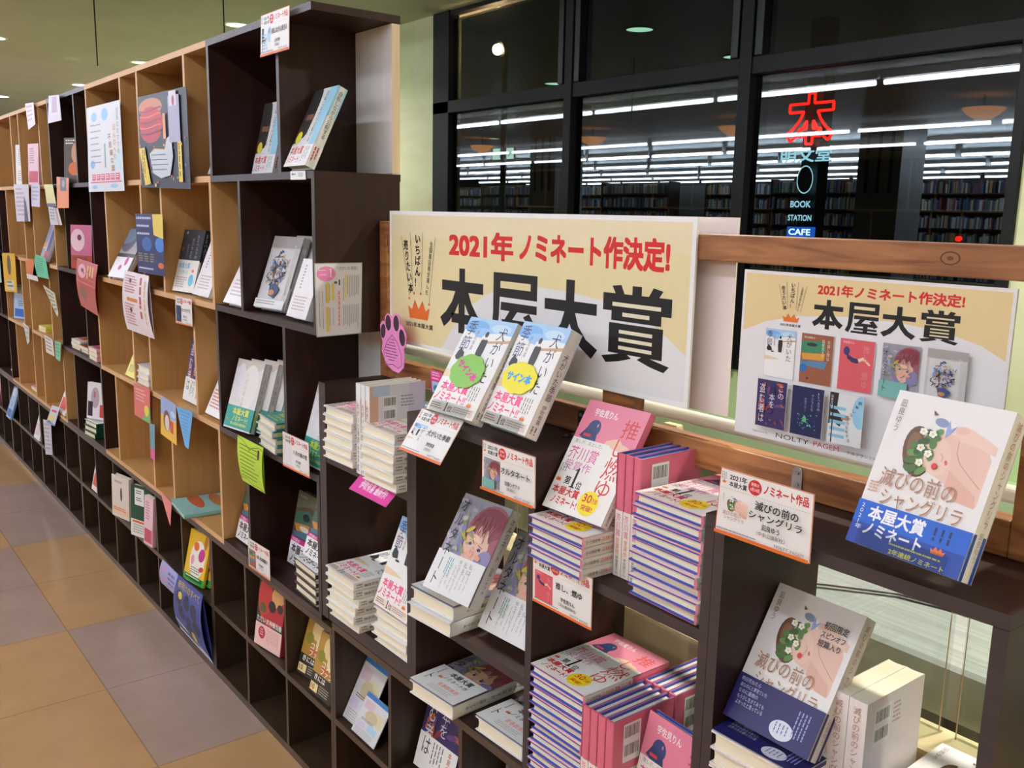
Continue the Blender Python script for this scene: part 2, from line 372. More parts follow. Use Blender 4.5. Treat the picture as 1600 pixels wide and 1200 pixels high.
def fit(r, bt, psi, sc):                 # keep a book between its cell's panels and in front of the back board
    C = [r.matrix_world @ Vector((a, b, c)) for a in (-.0006, bt.w + .001) for b in (-.0012, bt.t) for c in (0, bt.h)]
    x0 = min(p.x for p in C); x1 = max(p.x for p in C); y1 = max(p.y for p in C); z0 = min(p.z for p in C); z1 = max(p.z for p in C); cx = (x0 + x1) / 2
    if cx > 1.5 or z0 > .98 and cx > 0: return
    P_, W_, t_ = .60436, .42412, .016
    if cx < 0 and z0 > .45:
        ri = 0 if z0 > 1.44 else 1 if z0 > 1.11 else 2 if z0 > .775 else 3
        E = []
        for k in range(10):
            o = -P_ * (k + 1)
            for p in ((0, W_) if ri % 2 == 0 else (P_ - W_, P_ - t_)): E.append((o + p, o + p + t_))
        if ri % 2 == 0: E.append((.004, .02))
        top = (1.7886, 1.4510, 1.1160, .7829)[ri] - t_
    elif z0 > .45:
        E = [(-.016, .034), (.373, .405), (.740, .7555), (1.0975, 1.129), (1.459, 1.475)]; top = 2
    else:
        E = [(.049 + .2546 * i - .0055 - (.0065 if i % 3 == 0 else 0), .049 + .2546 * i + .0055 + (.0065 if i % 3 == 0 else 0)) for i in range(-26, 7)]; top = (.4385 if cx < 0 or True else .45) if z0 > .2 else .2
    lo = max([b for a, b in E if (a + b) / 2 < cx] or [-99]) + .0008; hi = min([a for a, b in E if (a + b) / 2 > cx] or [99]) - .0008
    sh = [q for q in (1.4510, 1.1160, .8400 if cx > 0 else .7829, .617 if cx > .39 else (.487 if cx > 0 else .4550), .455, .2220) if q < z0 + .006]
    if z0 < sh[0] + .0004: r.matrix_world = Matrix.Translation((0, 0, sh[0] + .0006 - z0)) @ pose0(r)
    dx = 0
    if x1 - x0 <= hi - lo:
        if x0 < lo: dx = lo - x0
        elif x1 > hi: dx = hi - x1
    yy = r.location.y
    m = r.matrix_world.copy(); lx, ly = m.translation.x, m.translation.y
    m.translation.x += dx; m.translation.y += dx * (ly + .895) / (lx - 1.832)
    lim = .1985 if cx < 0 or z0 < .45 else .3
    if y1 + (m.translation.y - ly) > lim: m.translation.y -= y1 + (m.translation.y - ly) - lim
    if z0 < .45 and z1 > top:
        m = m @ Matrix.Diagonal((1, 1, (top - z0) / (z1 - z0) * .99, 1))
    r.matrix_world = m
ORD = ['topmost'] + [q + ' from top' for q in ('second', 'third', 'fourth', 'fifth', 'sixth', 'seventh', 'eighth', 'ninth', 'tenth', 'eleventh', 'twelfth')]
def stack(bt, n, x, y, zb, psi, what, where, group, jx=.004, jy=.004, name='hardcover_book', seed=3):
    R = random.Random(seed); t = bt.t + .0011
    for i in range(n):                       # i counted from the top
        z = zb + t * (n - i) - .0004
        lab = f'{what}, {ORD[i] if i < n - 1 else "lowest"} in {where}'
        book(bt, x + R.uniform(-jx, jx), y + R.uniform(-jy, jy), z, psi + R.uniform(-1.2, 1.2), 90, lab, group, name, skip=() if i == 0 else ('cover_print', 'back_print'))
    return zb + t * n

# ------------------------------------------------------------------ printed designs
K = '1a1a1c'; PINKT = 'f0448c'; RED = 'd62a2c'
def dog_cover(P, obi=True):
    P.rect(0, 0, 130, 188, 'f3f1ee')
    P.rect(0, 0, 130, 26, 'a9cdee'); P.ell(30, 18, 34, 13, '7fb4ea'); P.ell(58, 28, 30, 10, '9cc6f0'); P.ell(96, 16, 26, 9, 'c8dff4'); P.ell(18, 40, 20, 9, 'f3f1ee'); P.ell(100, 36, 45, 11, 'f3f1ee')
    P.poly([(60, 44), (130, 34), (130, 40), (60, 48)], 'c9a17c'); P.poly([(0, 106), (44, 110), (70, 116), (0, 122)], 'ecd2ae')
    P.v('犬がいた', 92, 12, 25, 110, '33324a', 0, 0); P.v('季節', 6, 6, 26, 62, '4a4c7a', 0)
    P.v('伊吹有喜', 36, 24, 8, 40, '8a7a88', 0)
    P.ell(66, 30, 4.5, 6, '3a3436'); P.poly([(58, 42), (64, 38), (70, 38), (76, 42), (76, 62), (73, 88), (60, 88), (57, 62)], '2e2c30'); P.rect(63, 35, 7, 5, 'f0ece6')
    P.poly([(10, 70), (16, 60), (20, 66), (28, 70), (32, 84), (14, 86), (8, 80)], '2a2a2c'); P.ell(34, 88, 8, 2.5, '2a2a2c')
def dog_front(P):
    dog_cover(P)
    P.rect(0, 128, 130, 59.5, 'f6f0ea')
    P.t('本屋大賞', 10, 128, 76, 19, PINKT, .022); P.t('ノミネート!!', 4, 149, 86, 17, PINKT, .022)
    P.rect(4, 170, 120, 14, 'efd9cb'); P.scrib(6, 171.5, 36, 12, 3, '6b5a50'); P.one(44.5, 167, 8, 17, K); P.t('位', 54, 172, 13, 11, K, .01); P.scrib(70, 172, 50, 11, 3, 'a08a7c')
    P.crown(98, 158, 14, 9); P.scrib(92, 128, 26, 30, 4, '7a7470', True, .3)
def dog_spine(P):
    t = P.w; P.rect(0, 0, t, 30, 'dfe9f2'); P.v('犬がいた季節', t * .25, 40, t * .5, 84, '5a5560', 0); P.v('伊吹有喜', t * .3, 130, t * .4, 34, '6a6468', 0)
    P.scrib(t * .2, 168, t * .6, 16, 2, '8a8480', True)
def barcode(P, x, y, w=34, h=56):
    P.rect(x, y, w, h, 'f4f4f2'); R = random.Random(5)
    for yy in (y + 4, y + h / 2 + 3):
        P.n += 1; xx = x + 3
        while xx < x + w - 4:
            d = R.uniform(.4, 1.3); P.rect(xx, yy, d, h * .3, '2a2a2a', True); xx += d + R.uniform(.5, 1.1)
def dog_back(P):
    P.rect(0, 0, 130, 188, 'eceaf0'); P.rect(0, 0, 20, 120, 'e4b8a0'); P.rect(6, 0, 40, 22, 'c4d4ee'); P.ell(110, 40, 22, 60, 'e6dcec'); barcode(P, 30, 22, 32, 54); P.scrib(72, 24, 34, 26, 4, 'a8a4a8'); P.v('犬がいた', 4, 90, 9, 60, '88808c', 0)
def alt_art(P, big=True):
    P.rect(0, 0, 130, 188, '9a97a4')
    for i in range(34):
        R = random.Random(i); P.ell(R.uniform(0, 60), R.uniform(0, 120), R.uniform(6, 14), R.uniform(2, 5), ['8f9a7c', 'b8b0c4', '7e94a0', 'a9a0b8', 'cbbcc0'][i % 5], R.uniform(0, 180), 10)
    P.ell(96, 60, 52, 56, '9c5a68', 12); P.ell(100, 38, 40, 28, '8a3a48', 8)
    P.poly([(52, 60), (70, 44), (104, 50), (114, 84), (104, 118), (78, 134), (58, 116), (50, 88)], 'e2b7a0')
    P.poly([(52, 58), (66, 30), (104, 26), (124, 60), (108, 74), (98, 50), (86, 62), (78, 46), (66, 64)], '8c4450')
    P.ell(67, 84, 4, 3, '5a6a9a'); P.ell(94, 90, 5, 3.4, '5a6a9a'); P.line(62, 77, 72, 78, 1.2, '5a3038'); P.line(88, 82, 101, 86, 1.2, '5a3038')
    P.curve([(70, 112), (76, 114), (82, 113)], 1.6, 'b05a58'); P.ell(112, 112, 20, 26, '8e86b0', 20); P.poly([(30, 60), (40, 52), (50, 100), (70, 134), (56, 136), (38, 104)], '8b7fb0')
    for i in range(26): R = random.Random(i + 200); x = R.uniform(56, 118); P.curve([(x, 26 + abs(x - 88) * .35), (x + R.uniform(-10, 4), 48), (x + R.uniform(-16, 2), 62 + R.uniform(0, 14))], .9, ['a85a68', '6e2c3a', 'c07a80'][i % 3])
    P.ell(76, 102, 9, 5, 'eba894', 10); P.ell(100, 104, 8, 5, 'e0a08c', 10); P.ell(80, 72, 16, 6, 'edc6ae', 12); P.curve([(80, 88), (76, 98), (79, 102)], .9, 'b87a6c'); P.ell(67, 83, 2, 2.4, '20263c'); P.ell(94, 89, 2.4, 2.6, '20263c'); P.ell(66, 82, .8, .8, 'f4f4f4'); P.ell(93, 88, .8, .8, 'f4f4f4'); P.poly([(62, 132), (84, 134), (92, 150), (50, 150)], 'd8a890')
    for i in range(14): R = random.Random(i + 300); P.ell(R.uniform(34, 72), R.uniform(50, 104), R.uniform(3, 9), R.uniform(1.2, 3), ['a8b060', '8a9a50', 'c8c07a', 'b0a0c8'][i % 4], R.uniform(0, 180), 9)
    P.ell(56, 60, 12, 4, 'c8b84a', -40); P.ell(46, 74, 10, 3, 'a8a84c', 60); P.ell(64, 70, 9, 3, '90a05c', 20)
    P.rect(0, 188 - 74, 1, 1, '9a97a4')
def alt_front(P):
    alt_art(P)
    P.rect(0, 112, 130, 76, 'e9e8e8'); P.v('オルタネート', 8, 8, 22, 172, K, 0)
    P.v('私は、', 92, 118, 10, 32, '8a8480', 0); P.v('私を', 78, 118, 10, 24, '8a8480', 0); P.v('育てていく', 64, 118, 9, 42, '9a9490', 0)
    P.scrib(36, 120, 16, 40, 3, '4fb0b0', True, .4); P.scrib(40, 130, 70, 50, 7, 'c4c0be', True, .2)
def alt_band(P):
    alt_art(P); P.v('オルタネート', 8, 8, 22, 172, K, 0)
    P.rect(0, 104, 130, 84, 'eceae6'); P.t('本屋大賞', 40, 110, 62, 16, K, .02); P.t('ノミネート作', 40, 130, 66, 11, K, .01)
    P.crown(28, 134, 12, 9); P.v('ート', 8, 108, 18, 60, K, 0); P.t('青春群像劇', 50, 152, 56, 12, 'ee7a62', .005); P.scrib(40, 168, 74, 14, 3, 'c8c2bc')
def alt_spine(P): P.v('オルタネート', P.w * .28, 14, P.w * .44, 84, '5a5860', 0); P.v('加藤シゲアキ', P.w * .35, 108, P.w * .3, 52, '6a6468', 0)
def oshi_top(P):
    P.rect(0, 0, 130, 188, 'e8849c'); P.t('宇佐見りん', 22, 12, 50, 13, 'f8eef0', .015)
    P.ell(34, 46, 14, 15, '3b4a7c'); P.poly([(20, 46), (10, 62), (30, 70), (48, 66), (44, 50)], '33416e'); P.rect(18, 56, 16, 5, 'd84048'); P.ell(40, 40, 1.5, 3, 'e8849c')
    P.poly([(70, 60), (92, 52), (112, 66), (130, 70), (130, 78), (90, 76), (66, 70)], 'eec0a8')
def oshi_cover(P):
    P.rect(0, 0, 130, 188, 'dd5c66'); P.t('宇佐見りん', 10, 8, 44, 9, 'f0c8c8', .01); P.ell(26, 44, 12, 16, '3b3a6c'); P.poly([(26, 52), (50, 66), (76, 70), (72, 86), (50, 84), (30, 72)], '33305c')
    P.poly([(70, 70), (90, 60), (120, 84), (116, 88), (90, 72), (76, 80)], 'f0d8b0'); P.v('推し、燃ゆ', 88, 16, 26, 160, 'e08a90', 0)
def oshi_front(P):
    oshi_top(P)
    P.rect(0, 66, 130, 122, 'f4efe8'); P.ell(100, 66, 20, 6, 'eec0a8')
    P.v('推', 90, 18, 34, 34, 'd9413c', 0); P.v('し', 84, 50, 30, 34, 'd9413c', 0); P.v('燃', 86, 82, 40, 40, 'd9413c', 0); P.v('ゆ', 84, 118, 36, 34, 'd9413c', 0)
    P.t('推しが、炎上した。', 8, 68, 60, 7, '9a9490', 0)
    P.t('芥川賞', 6, 80, 62, 22, 'e0409a', .008); P.t('受賞作', 8, 104, 56, 16, 'd870b4', .004)
    P.t('第', 22, 130, 13, 14, K, .012); P.one(35.5, 114, 12, 33, K); P.t('位', 49, 134, 12, 13, K, .012); P.crown(4, 134, 11, 8); P.scrib(4, 112, 16, 18, 3, '8a8480', True, .3)
    P.t('本屋大賞', 6, 148, 58, 14, RED, .02); P.t('ノミネート!', 12, 165, 56, 13, RED, .018)
    P.ell(88, 162, 20, 20, 'f8e020'); P.t('30', 74, 148, 18, 13, RED, .01); P.t('万部', 93, 152, 11, 8, RED, .01); P.t('突破!', 77, 165, 24, 9, RED, .012)
def oshi_spine(P):
    t = P.w; P.rect(0, 86, t, 102, 'f1e9df'); P.v('芥川賞', t * .2, 90, t * .6, 36, 'e0508c', 0); P.v('受賞作', t * .25, 128, t * .5, 26, 'e88c6c', 0); P.v('宇佐見りん', t * .3, 156, t * .4, 28, '6a6468', 0)
def oshi_back(P): barcode(P, 22, 10, 36, 62); P.rect(0, 86, 130, 102, 'efe6da'); P.t('推し、燃ゆ', 44, 98, 50, 12, 'e88c6c', 0); P.scrib(30, 116, 70, 40, 6, 'c0a898')
def shan_art(P, dy=0):
    P.ell(44, 68 + dy, 30, 17, '6e4a34', 75); P.ell(40, 66 + dy, 20, 9, '8a6448', 75)
    P.poly([(46, 44 + dy), (70, 40 + dy), (104, 42 + dy), (118, 52 + dy), (122, 60 + dy), (122, 112 + dy), (100, 112 + dy), (86, 96 + dy), (62, 88 + dy), (44, 82 + dy)], 'edc4b2')
    P.ell(66, 68 + dy, 22, 15, 'f0cbb8', 70); P.poly([(84, 80 + dy), (118, 100 + dy), (121, 114 + dy), (104, 112 + dy), (84, 98 + dy)], 'e6b4a2')
    P.poly([(74, 38 + dy), (92, 30 + dy), (112, 38 + dy), (124, 44 + dy), (124, 54 + dy), (104, 48 + dy), (86, 46 + dy)], 'f2cdbb')
    P.ell(84, 34 + dy, 8, 4.5, 'f0bfae', -10); P.curve([(84, 46 + dy), (86, 60 + dy), (92, 70 + dy), (104, 80 + dy), (120, 92 + dy)], .7, 'c88878')
    P.ell(78, 73 + dy, 3, 1.6, 'd86a68', 70); P.curve([(70, 64 + dy), (73, 68 + dy), (73, 73 + dy)], .6, 'c08878')
    P.ell(60, 30 + dy, 8, 5, '8a98b8', 10); P.poly([(68, 26 + dy), (71, 36 + dy), (78, 30 + dy), (73, 40 + dy), (68, 46 + dy), (67, 38 + dy)], '9aaad8')
    for i in range(26):
        R = random.Random(i + 50); P.ell(R.uniform(38, 60), R.uniform(40, 92) + dy, 7, 4, ['5a8040', '4a7034', '6c9450', '3c5c2c'][i % 4], R.uniform(0, 180), 8)
    for (x, y) in ((44, 44), (55, 45), (47, 63), (57, 68), (51, 80)):
        for a in range(5): P.ell(x + 2.6 * math.cos(a * 1.257), y + dy + 2.6 * math.sin(a * 1.257), 2.2, 2, 'fbf8ee', 0, 8)
        P.ell(x, y + dy, 1.4, 1.4, 'e8d060', 0, 8)
    P.ell(68, 80 + dy, 3, 3.6, 'd83a34'); P.poly([(48, 18 + dy), (54, 22 + dy), (50, 24 + dy)], '7a4a30')
def shan_cover(P):
    P.rect(0, 0, 130, 188, 'f2ece9'); shan_art(P, -2); P.v('凪良ゆう', 8, 10, 8, 40, '8a6a60', 0)
    P.t('滅びの前の', 14, 92, 86, 22, 'b07c5c', -.004); P.t('シャングリラ', 22, 116, 92, 20, 'b07c5c', -.004)
def shan_front(P):
    shan_cover(P); P.scrib(5, 112, 14, 14, 4, 'd0a080'); P.rect(0, 136, 130, 52, '1d62cc'); P.rect(0, 162, 130, 26, '2248a8')
    P.v('2021年', 5, 139, 8, 32, 'f6f6fa', 0); P.t('本屋大賞', 16, 139, 66, 18, 'f8f8fc', .024); P.t('ノミネート', 16, 159, 68, 15, 'f8f8fc', .022)
    P.scrib(92, 142, 24, 20, 3, '16305c', True, .3); P.crown(94, 162, 16, 8); P.t('2年連続ノミネート', 52, 180, 62, 6.5, 'f4e838', .015); P.scrib(50, 174.5, 66, 4, 1, 'e8dc50')
def shan_low(P):
    shan_cover(P); P.t('初回限定', 84, 24, 34, 10, '4a4038', .018); P.t('スピンオフ', 84, 37, 34, 8, '4a4038', .018); P.t('短篇入り', 84, 48, 32, 9, '4a4038', .018)
    P.rect(0, 128, 130, 60, '241f60'); P.ell(84, 172, 17, 12, 'dfe0ee'); P.scrib(74, 164, 22, 16, 4, '6a70a0', True, .3)
    for i, s_ in enumerate(('明日死ねたら', '楽なのにと夢見ていた', 'なのに最期の', 'もう少し生きてみても', 'よかったと思っている')): P.t(s_, 6 + i * 1, 132 + i * 7.5, 42 if len(s_) > 7 else 30, 5.5, 'c8cce6', 0)
    P.scrib(98, 140, 20, 36, 4, '9aa4dc', True, .35)
def shan_spine(P):
    t = P.w; P.rect(0, 0, t, 188, 'efe6e2'); P.v('滅びの前のシャングリラ', t * .28, 8, t * .44, 120, 'b8866c', 0); P.v('凪良ゆう', t * .32, 132, t * .36, 34, 'a89a94', 0)
def shan_back(P): P.rect(0, 0, 130, 188, 'eee4e2'); barcode(P, 18, 12, 36, 52); P.scrib(60, 16, 20, 30, 5, 'b8aca8')
def owl_front(P):
    P.rect(0, 0, 130, 188, 'dddad8'); P.ell(60, 8, 70, 22, 'cfc0b4'); P.ell(80, 70, 40, 60, 'e8e2de'); P.ell(30, 60, 24, 50, 'e4dfe4')
    P.v('八月の銀の雪', 56, 34, 13, 96, 'b9b4b0', 0); P.scrib(20, 60, 20, 60, 2, 'c8c4c2', True, .2)
    P.rect(0, 126, 130, 58, '2f9d92'); P.t('本屋大賞', 30, 130, 78, 19, 'e2e23c', .022); P.t('ノミネート!', 34, 151, 74, 15, 'e2e23c', .02); P.t('第164回直木賞候補作', 30, 169, 78, 8, 'e2e23c', .01); P.crown(8, 160, 10, 7)
def owl_spine(P): t = P.w; P.rect(0, 0, t, 126, 'c9c2bc'); P.v('八月の銀の雪', t * .28, 30, t * .44, 80, '8a8480', 0); P.rect(0, 126, t, 58, '2a8f86'); P.v('本屋大賞', t * .22, 130, t * .56, 46, 'd6d638', .01)
def silver_front(P):
    P.rect(0, 0, 130, 188, 'c9c6c4'); P.rect(0, 0, 130, 30, 'a8a09c')
    cols = ['3f5c9a', '5a86c0', 'c8844a', '2e3e6c', 'd0a070', '7aa4cc', '1f2838']
    P.rect(8, 34, 100, 128, 'd6d4d4')
    for i in range(130):
        R = random.Random(i + 9); a = R.uniform(0, 6.28); r = R.uniform(0, 1) ** .6; P.ell(62 + 40 * r * math.cos(a), 84 + 46 * r * math.sin(a), R.uniform(3, 8), R.uniform(1, 3), cols[i % 7], R.uniform(0, 180), 7)
    P.curve([(26, 96), (22, 108), (34, 112), (28, 124)], 3, '3a2a24'); P.poly([(46, 128), (70, 122), (92, 136), (76, 160), (52, 154)], '47507e'); P.ell(62, 146, 12, 7, 'c88a5a')
    P.v('われらの世界線', 108, 20, 12, 130, 'd8d6d6', 0); P.rect(0, 164, 130, 22, 'eceaea'); P.scrib(6, 168, 110, 12, 2, '9a9894')
def silver_spine(P): t = P.w; P.rect(0, 20, t, 110, '8f8c8c'); P.v('短い星の記録', t * .2, 26, t * .6, 90, 'e2e0e0', .005); P.rect(0, 132, t, 56, 'e8e6e4'); P.scrib(t * .25, 136, t * .5, 40, 2, '6a6868', True)
def cyc_front(P):
    P.rect(0, 0, 130, 188, 'e6e4e2'); P.ell(112, 50, 26, 110, '9fd0e4'); P.rect(0, 0, 46, 120, '35322f'); P.ell(46, 60, 16, 60, '35322f'); P.rect(14, 62, 42, 14, '8a5a48'); P.poly([(0, 96), (44, 100), (36, 128), (0, 134)], '54302c')
    P.ell(22, 118, 15, 15, 'e6e040'); P.v('自転しながら公転する', 76, 8, 15, 124, '3a3a3e', 0); P.v('山本文緒', 54, 70, 8, 44, '5a5a60', 0)
    P.rect(0, 138, 130, 50, 'f4f0ee'); P.t('本屋大賞', 8, 140, 70, 20, RED, .018); P.t('ノミネート!', 6, 163, 70, 17, RED, .014); P.scrib(88, 142, 30, 38, 3, '8a8888', True, .3)
def cyc_spine(P): t = P.w; P.rect(0, 0, t, 70, '9fd0e4'); P.v('自転しながら公転する', t * .25, 10, t * .5, 112, '5a5a60', 0); P.rect(0, 138, t, 50, 'f4f0ee'); P.scrib(t * .2, 142, t * .6, 36, 2, 'd04040', True)
def whale_front(P):
    P.rect(0, 0, 130, 92, '33363e'); P.ell(24, 10, 5, 4, 'c8a890'); P.v('52ヘルツの', 92, 14, 16, 74, 'c8ccd2', 0); P.v('クジラたち', 62, 26, 15, 62, 'c8ccd2', 0); P.ell(16, 60, 5, 6, '9a5a48'); P.v('町田そのこ', 40, 44, 9, 42, 'a8acb4', 0)
    P.rect(0, 92, 130, 96, 'eeeae4'); P.t('本屋大賞', 12, 100, 66, 18, '6cc0d8', .018); P.t('ノミネート', 14, 122, 60, 14, '7ac8dc', .012); P.ell(100, 152, 15, 18, '6cc4de'); P.scrib(8, 144, 70, 34, 5, 'b0aca8'); P.ell(102, 124, 7, 5, 'e8734a')
def whale_spine(P): t = P.w; P.rect(0, 0, t, 96, '24272e'); P.v('52ヘルツ', t * .2, 10, t * .6, 70, 'b8bcc4', 0); P.rect(0, 96, t, 92, 'e2ded8')
def thief_art(P):
    P.rect(0, 0, 130, 188, '3a3060')
    cols = ['54306e', '8c3a3a', 'c0603a', '2c2a58', '6a4a8c', '3c3a70', '8a4a5a']
    for i in range(46):
        R = random.Random(i + 70); P.ell(R.uniform(4, 126), R.uniform(6, 182), R.uniform(6, 18), R.uniform(3, 8), cols[i % 7], R.uniform(0, 180), 8)
    P.v('この', 94, 12, 28, 58, 'e2dcec', 0); P.v('本を', 56, 50, 28, 60, 'e2dcec', 0); P.v('盗む者は', 12, 16, 28, 158, 'e2dcec', 0)
def thief_front(P):
    thief_art(P); P.rect(0, 118, 130, 70, 'efece8'); P.v('は', 12, 120, 30, 40, '2a2a2e', 0); P.v('本屋大賞', 100, 122, 12, 50, 'd06a40', .01); P.scrib(50, 124, 40, 50, 4, '5a5a5c', True, .3)
def seek_front(P):
    P.rect(0, 0, 130, 188, '5a4436'); P.poly([(0, 0), (130, 0), (130, 40), (70, 30), (0, 46)], '6a6a50'); P.poly([(6, 52), (74, 40), (100, 62), (60, 84), (4, 84)], '3f6a56'); P.poly([(4, 84), (96, 74), (100, 92), (20, 102)], 'c88a3c'); P.poly([(6, 104), (96, 94), (92, 112), (10, 116)], '4f7890')
    P.ell(60, 60, 18, 10, '1d2a30'); P.ell(60, 90, 26, 7, 'dcd6cc'); P.t('青山美智子', 12, 8, 42, 7, 'd8d0c4', 0); P.v('お探し物は図書室まで', 104, 12, 12, 100, 'd8ccb8', 0)
    P.rect(0, 118, 130, 14, 'd82a90'); P.rect(0, 130, 130, 58, 'f0eeee'); P.t('本屋大賞', 10, 134, 100, 24, K, .024); P.t('ノミネート', 12, 161, 94, 20, K, .02); P.t('待望の', 8, 119.5, 40, 9, 'f8d8e8', .01)
def seek_spine(P): t = P.w; P.rect(0, 0, t, 118, '4a3c34'); P.rect(0, 118, t, 14, 'd82a90'); P.rect(0, 130, t, 58, 'eceaea')
def yellow_front(P):
    P.rect(0, 0, 130, 188, 'f0c030'); P.ell(68, 84, 46, 58, 'f4efe4'); P.ell(52, 46, 16, 14, 'e8703a'); P.ell(90, 66, 18, 22, 'c83a8c', 30); P.ell(40, 90, 10, 16, 'e8a0b0'); P.ell(98, 108, 14, 8, 'd84048', -20); P.scrib(36, 110, 60, 22, 3, '6a6a60')
    P.rect(0, 136, 130, 46, '3fae44'); P.rect(10, 138, 104, 12, '24602c'); P.scrib(14, 140, 94, 8, 1, 'f0f4e8'); P.scrib(20, 156, 80, 16, 2, 'e8f4e0'); P.ell(104, 24, 10, 22, 'b87a28')
def red_front(P):
    P.rect(0, 0, 130, 188, '30302c'); P.ell(36, 50, 34, 60, 'c03a34'); P.ell(96, 36, 30, 28, 'd8a068'); P.poly([(20, 110), (60, 84), (130, 40), (130, 100), (60, 128)], 'b82e38'); P.ell(28, 80, 16, 14, '5a5a24'); P.ell(72, 66, 18, 16, '24241e'); P.ell(110, 62, 14, 12, '2e2a20')
    P.t('ただいま神様当番', 4, 104, 122, 16, 'f0ece8', .012); P.rect(0, 124, 130, 64, 'efc4c0'); P.ell(34, 148, 17, 17, 'b8324a'); P.scrib(26, 138, 16, 20, 3, 'efc4c0'); P.scrib(60, 130, 60, 48, 8, 'c07a80', True, .25)
def gold_front(P):
    P.rect(0, 0, 105, 148, 'b88a3c'); P.ell(50, 30, 24, 26, 'e2c48c'); P.ell(84, 24, 14, 18, '7a5a28'); P.ell(24, 56, 16, 14, '8a8a30'); P.ell(66, 60, 12, 22, 'e8d8a8'); P.ell(90, 66, 14, 14, 'a06a30'); P.ell(52, 84, 20, 10, 'c86a3a')
    P.t('コンビ', 34, 62, 60, 16, 'f4efe0', .012); P.t('ファン', 34, 82, 56, 14, 'f4efe0', .012); P.rect(0, 98, 105, 50, '2c241a'); P.t('きには', 14, 100, 50, 14, 'f4f0e4', .014); P.rect(4, 122, 34, 20, 'e8d49a'); P.t('10', 8, 125, 16, 13, '9a4a20', .015); P.scrib(44, 120, 54, 22, 4, 'b0a890')
def booklet_front(P):
    P.rect(0, 0, 100, 160, 'd4d0d2'); P.rect(0, 0, 100, 16, '2f74b8'); P.rect(8, 24, 40, 30, 'd2b8c4'); P.rect(44, 44, 50, 44, 'd4cca4'); P.ell(50, 70, 26, 20, 'c8b890'); P.scrib(16, 86, 60, 10, 2, '5a5450')
    P.rect(6, 100, 34, 20, 'cfc0dc'); P.rect(50, 96, 36, 22, 'a8cce0'); P.scrib(8, 124, 80, 28, 5, 'a8a8ac')
def plain(bg, *blk):
    def f(P):
        P.rect(0, 0, P.w, P.h, bg)
        for (x, y, w, h, c) in blk:
            if c[0] == '*': P.ell(x, y, w, h, c[1:])
            elif c[0] == '~': P.scrib(x, y, w, h, max(2, int(h / 9)), c[1:])
            else: P.rect(x, y, w, h, c)
    return f
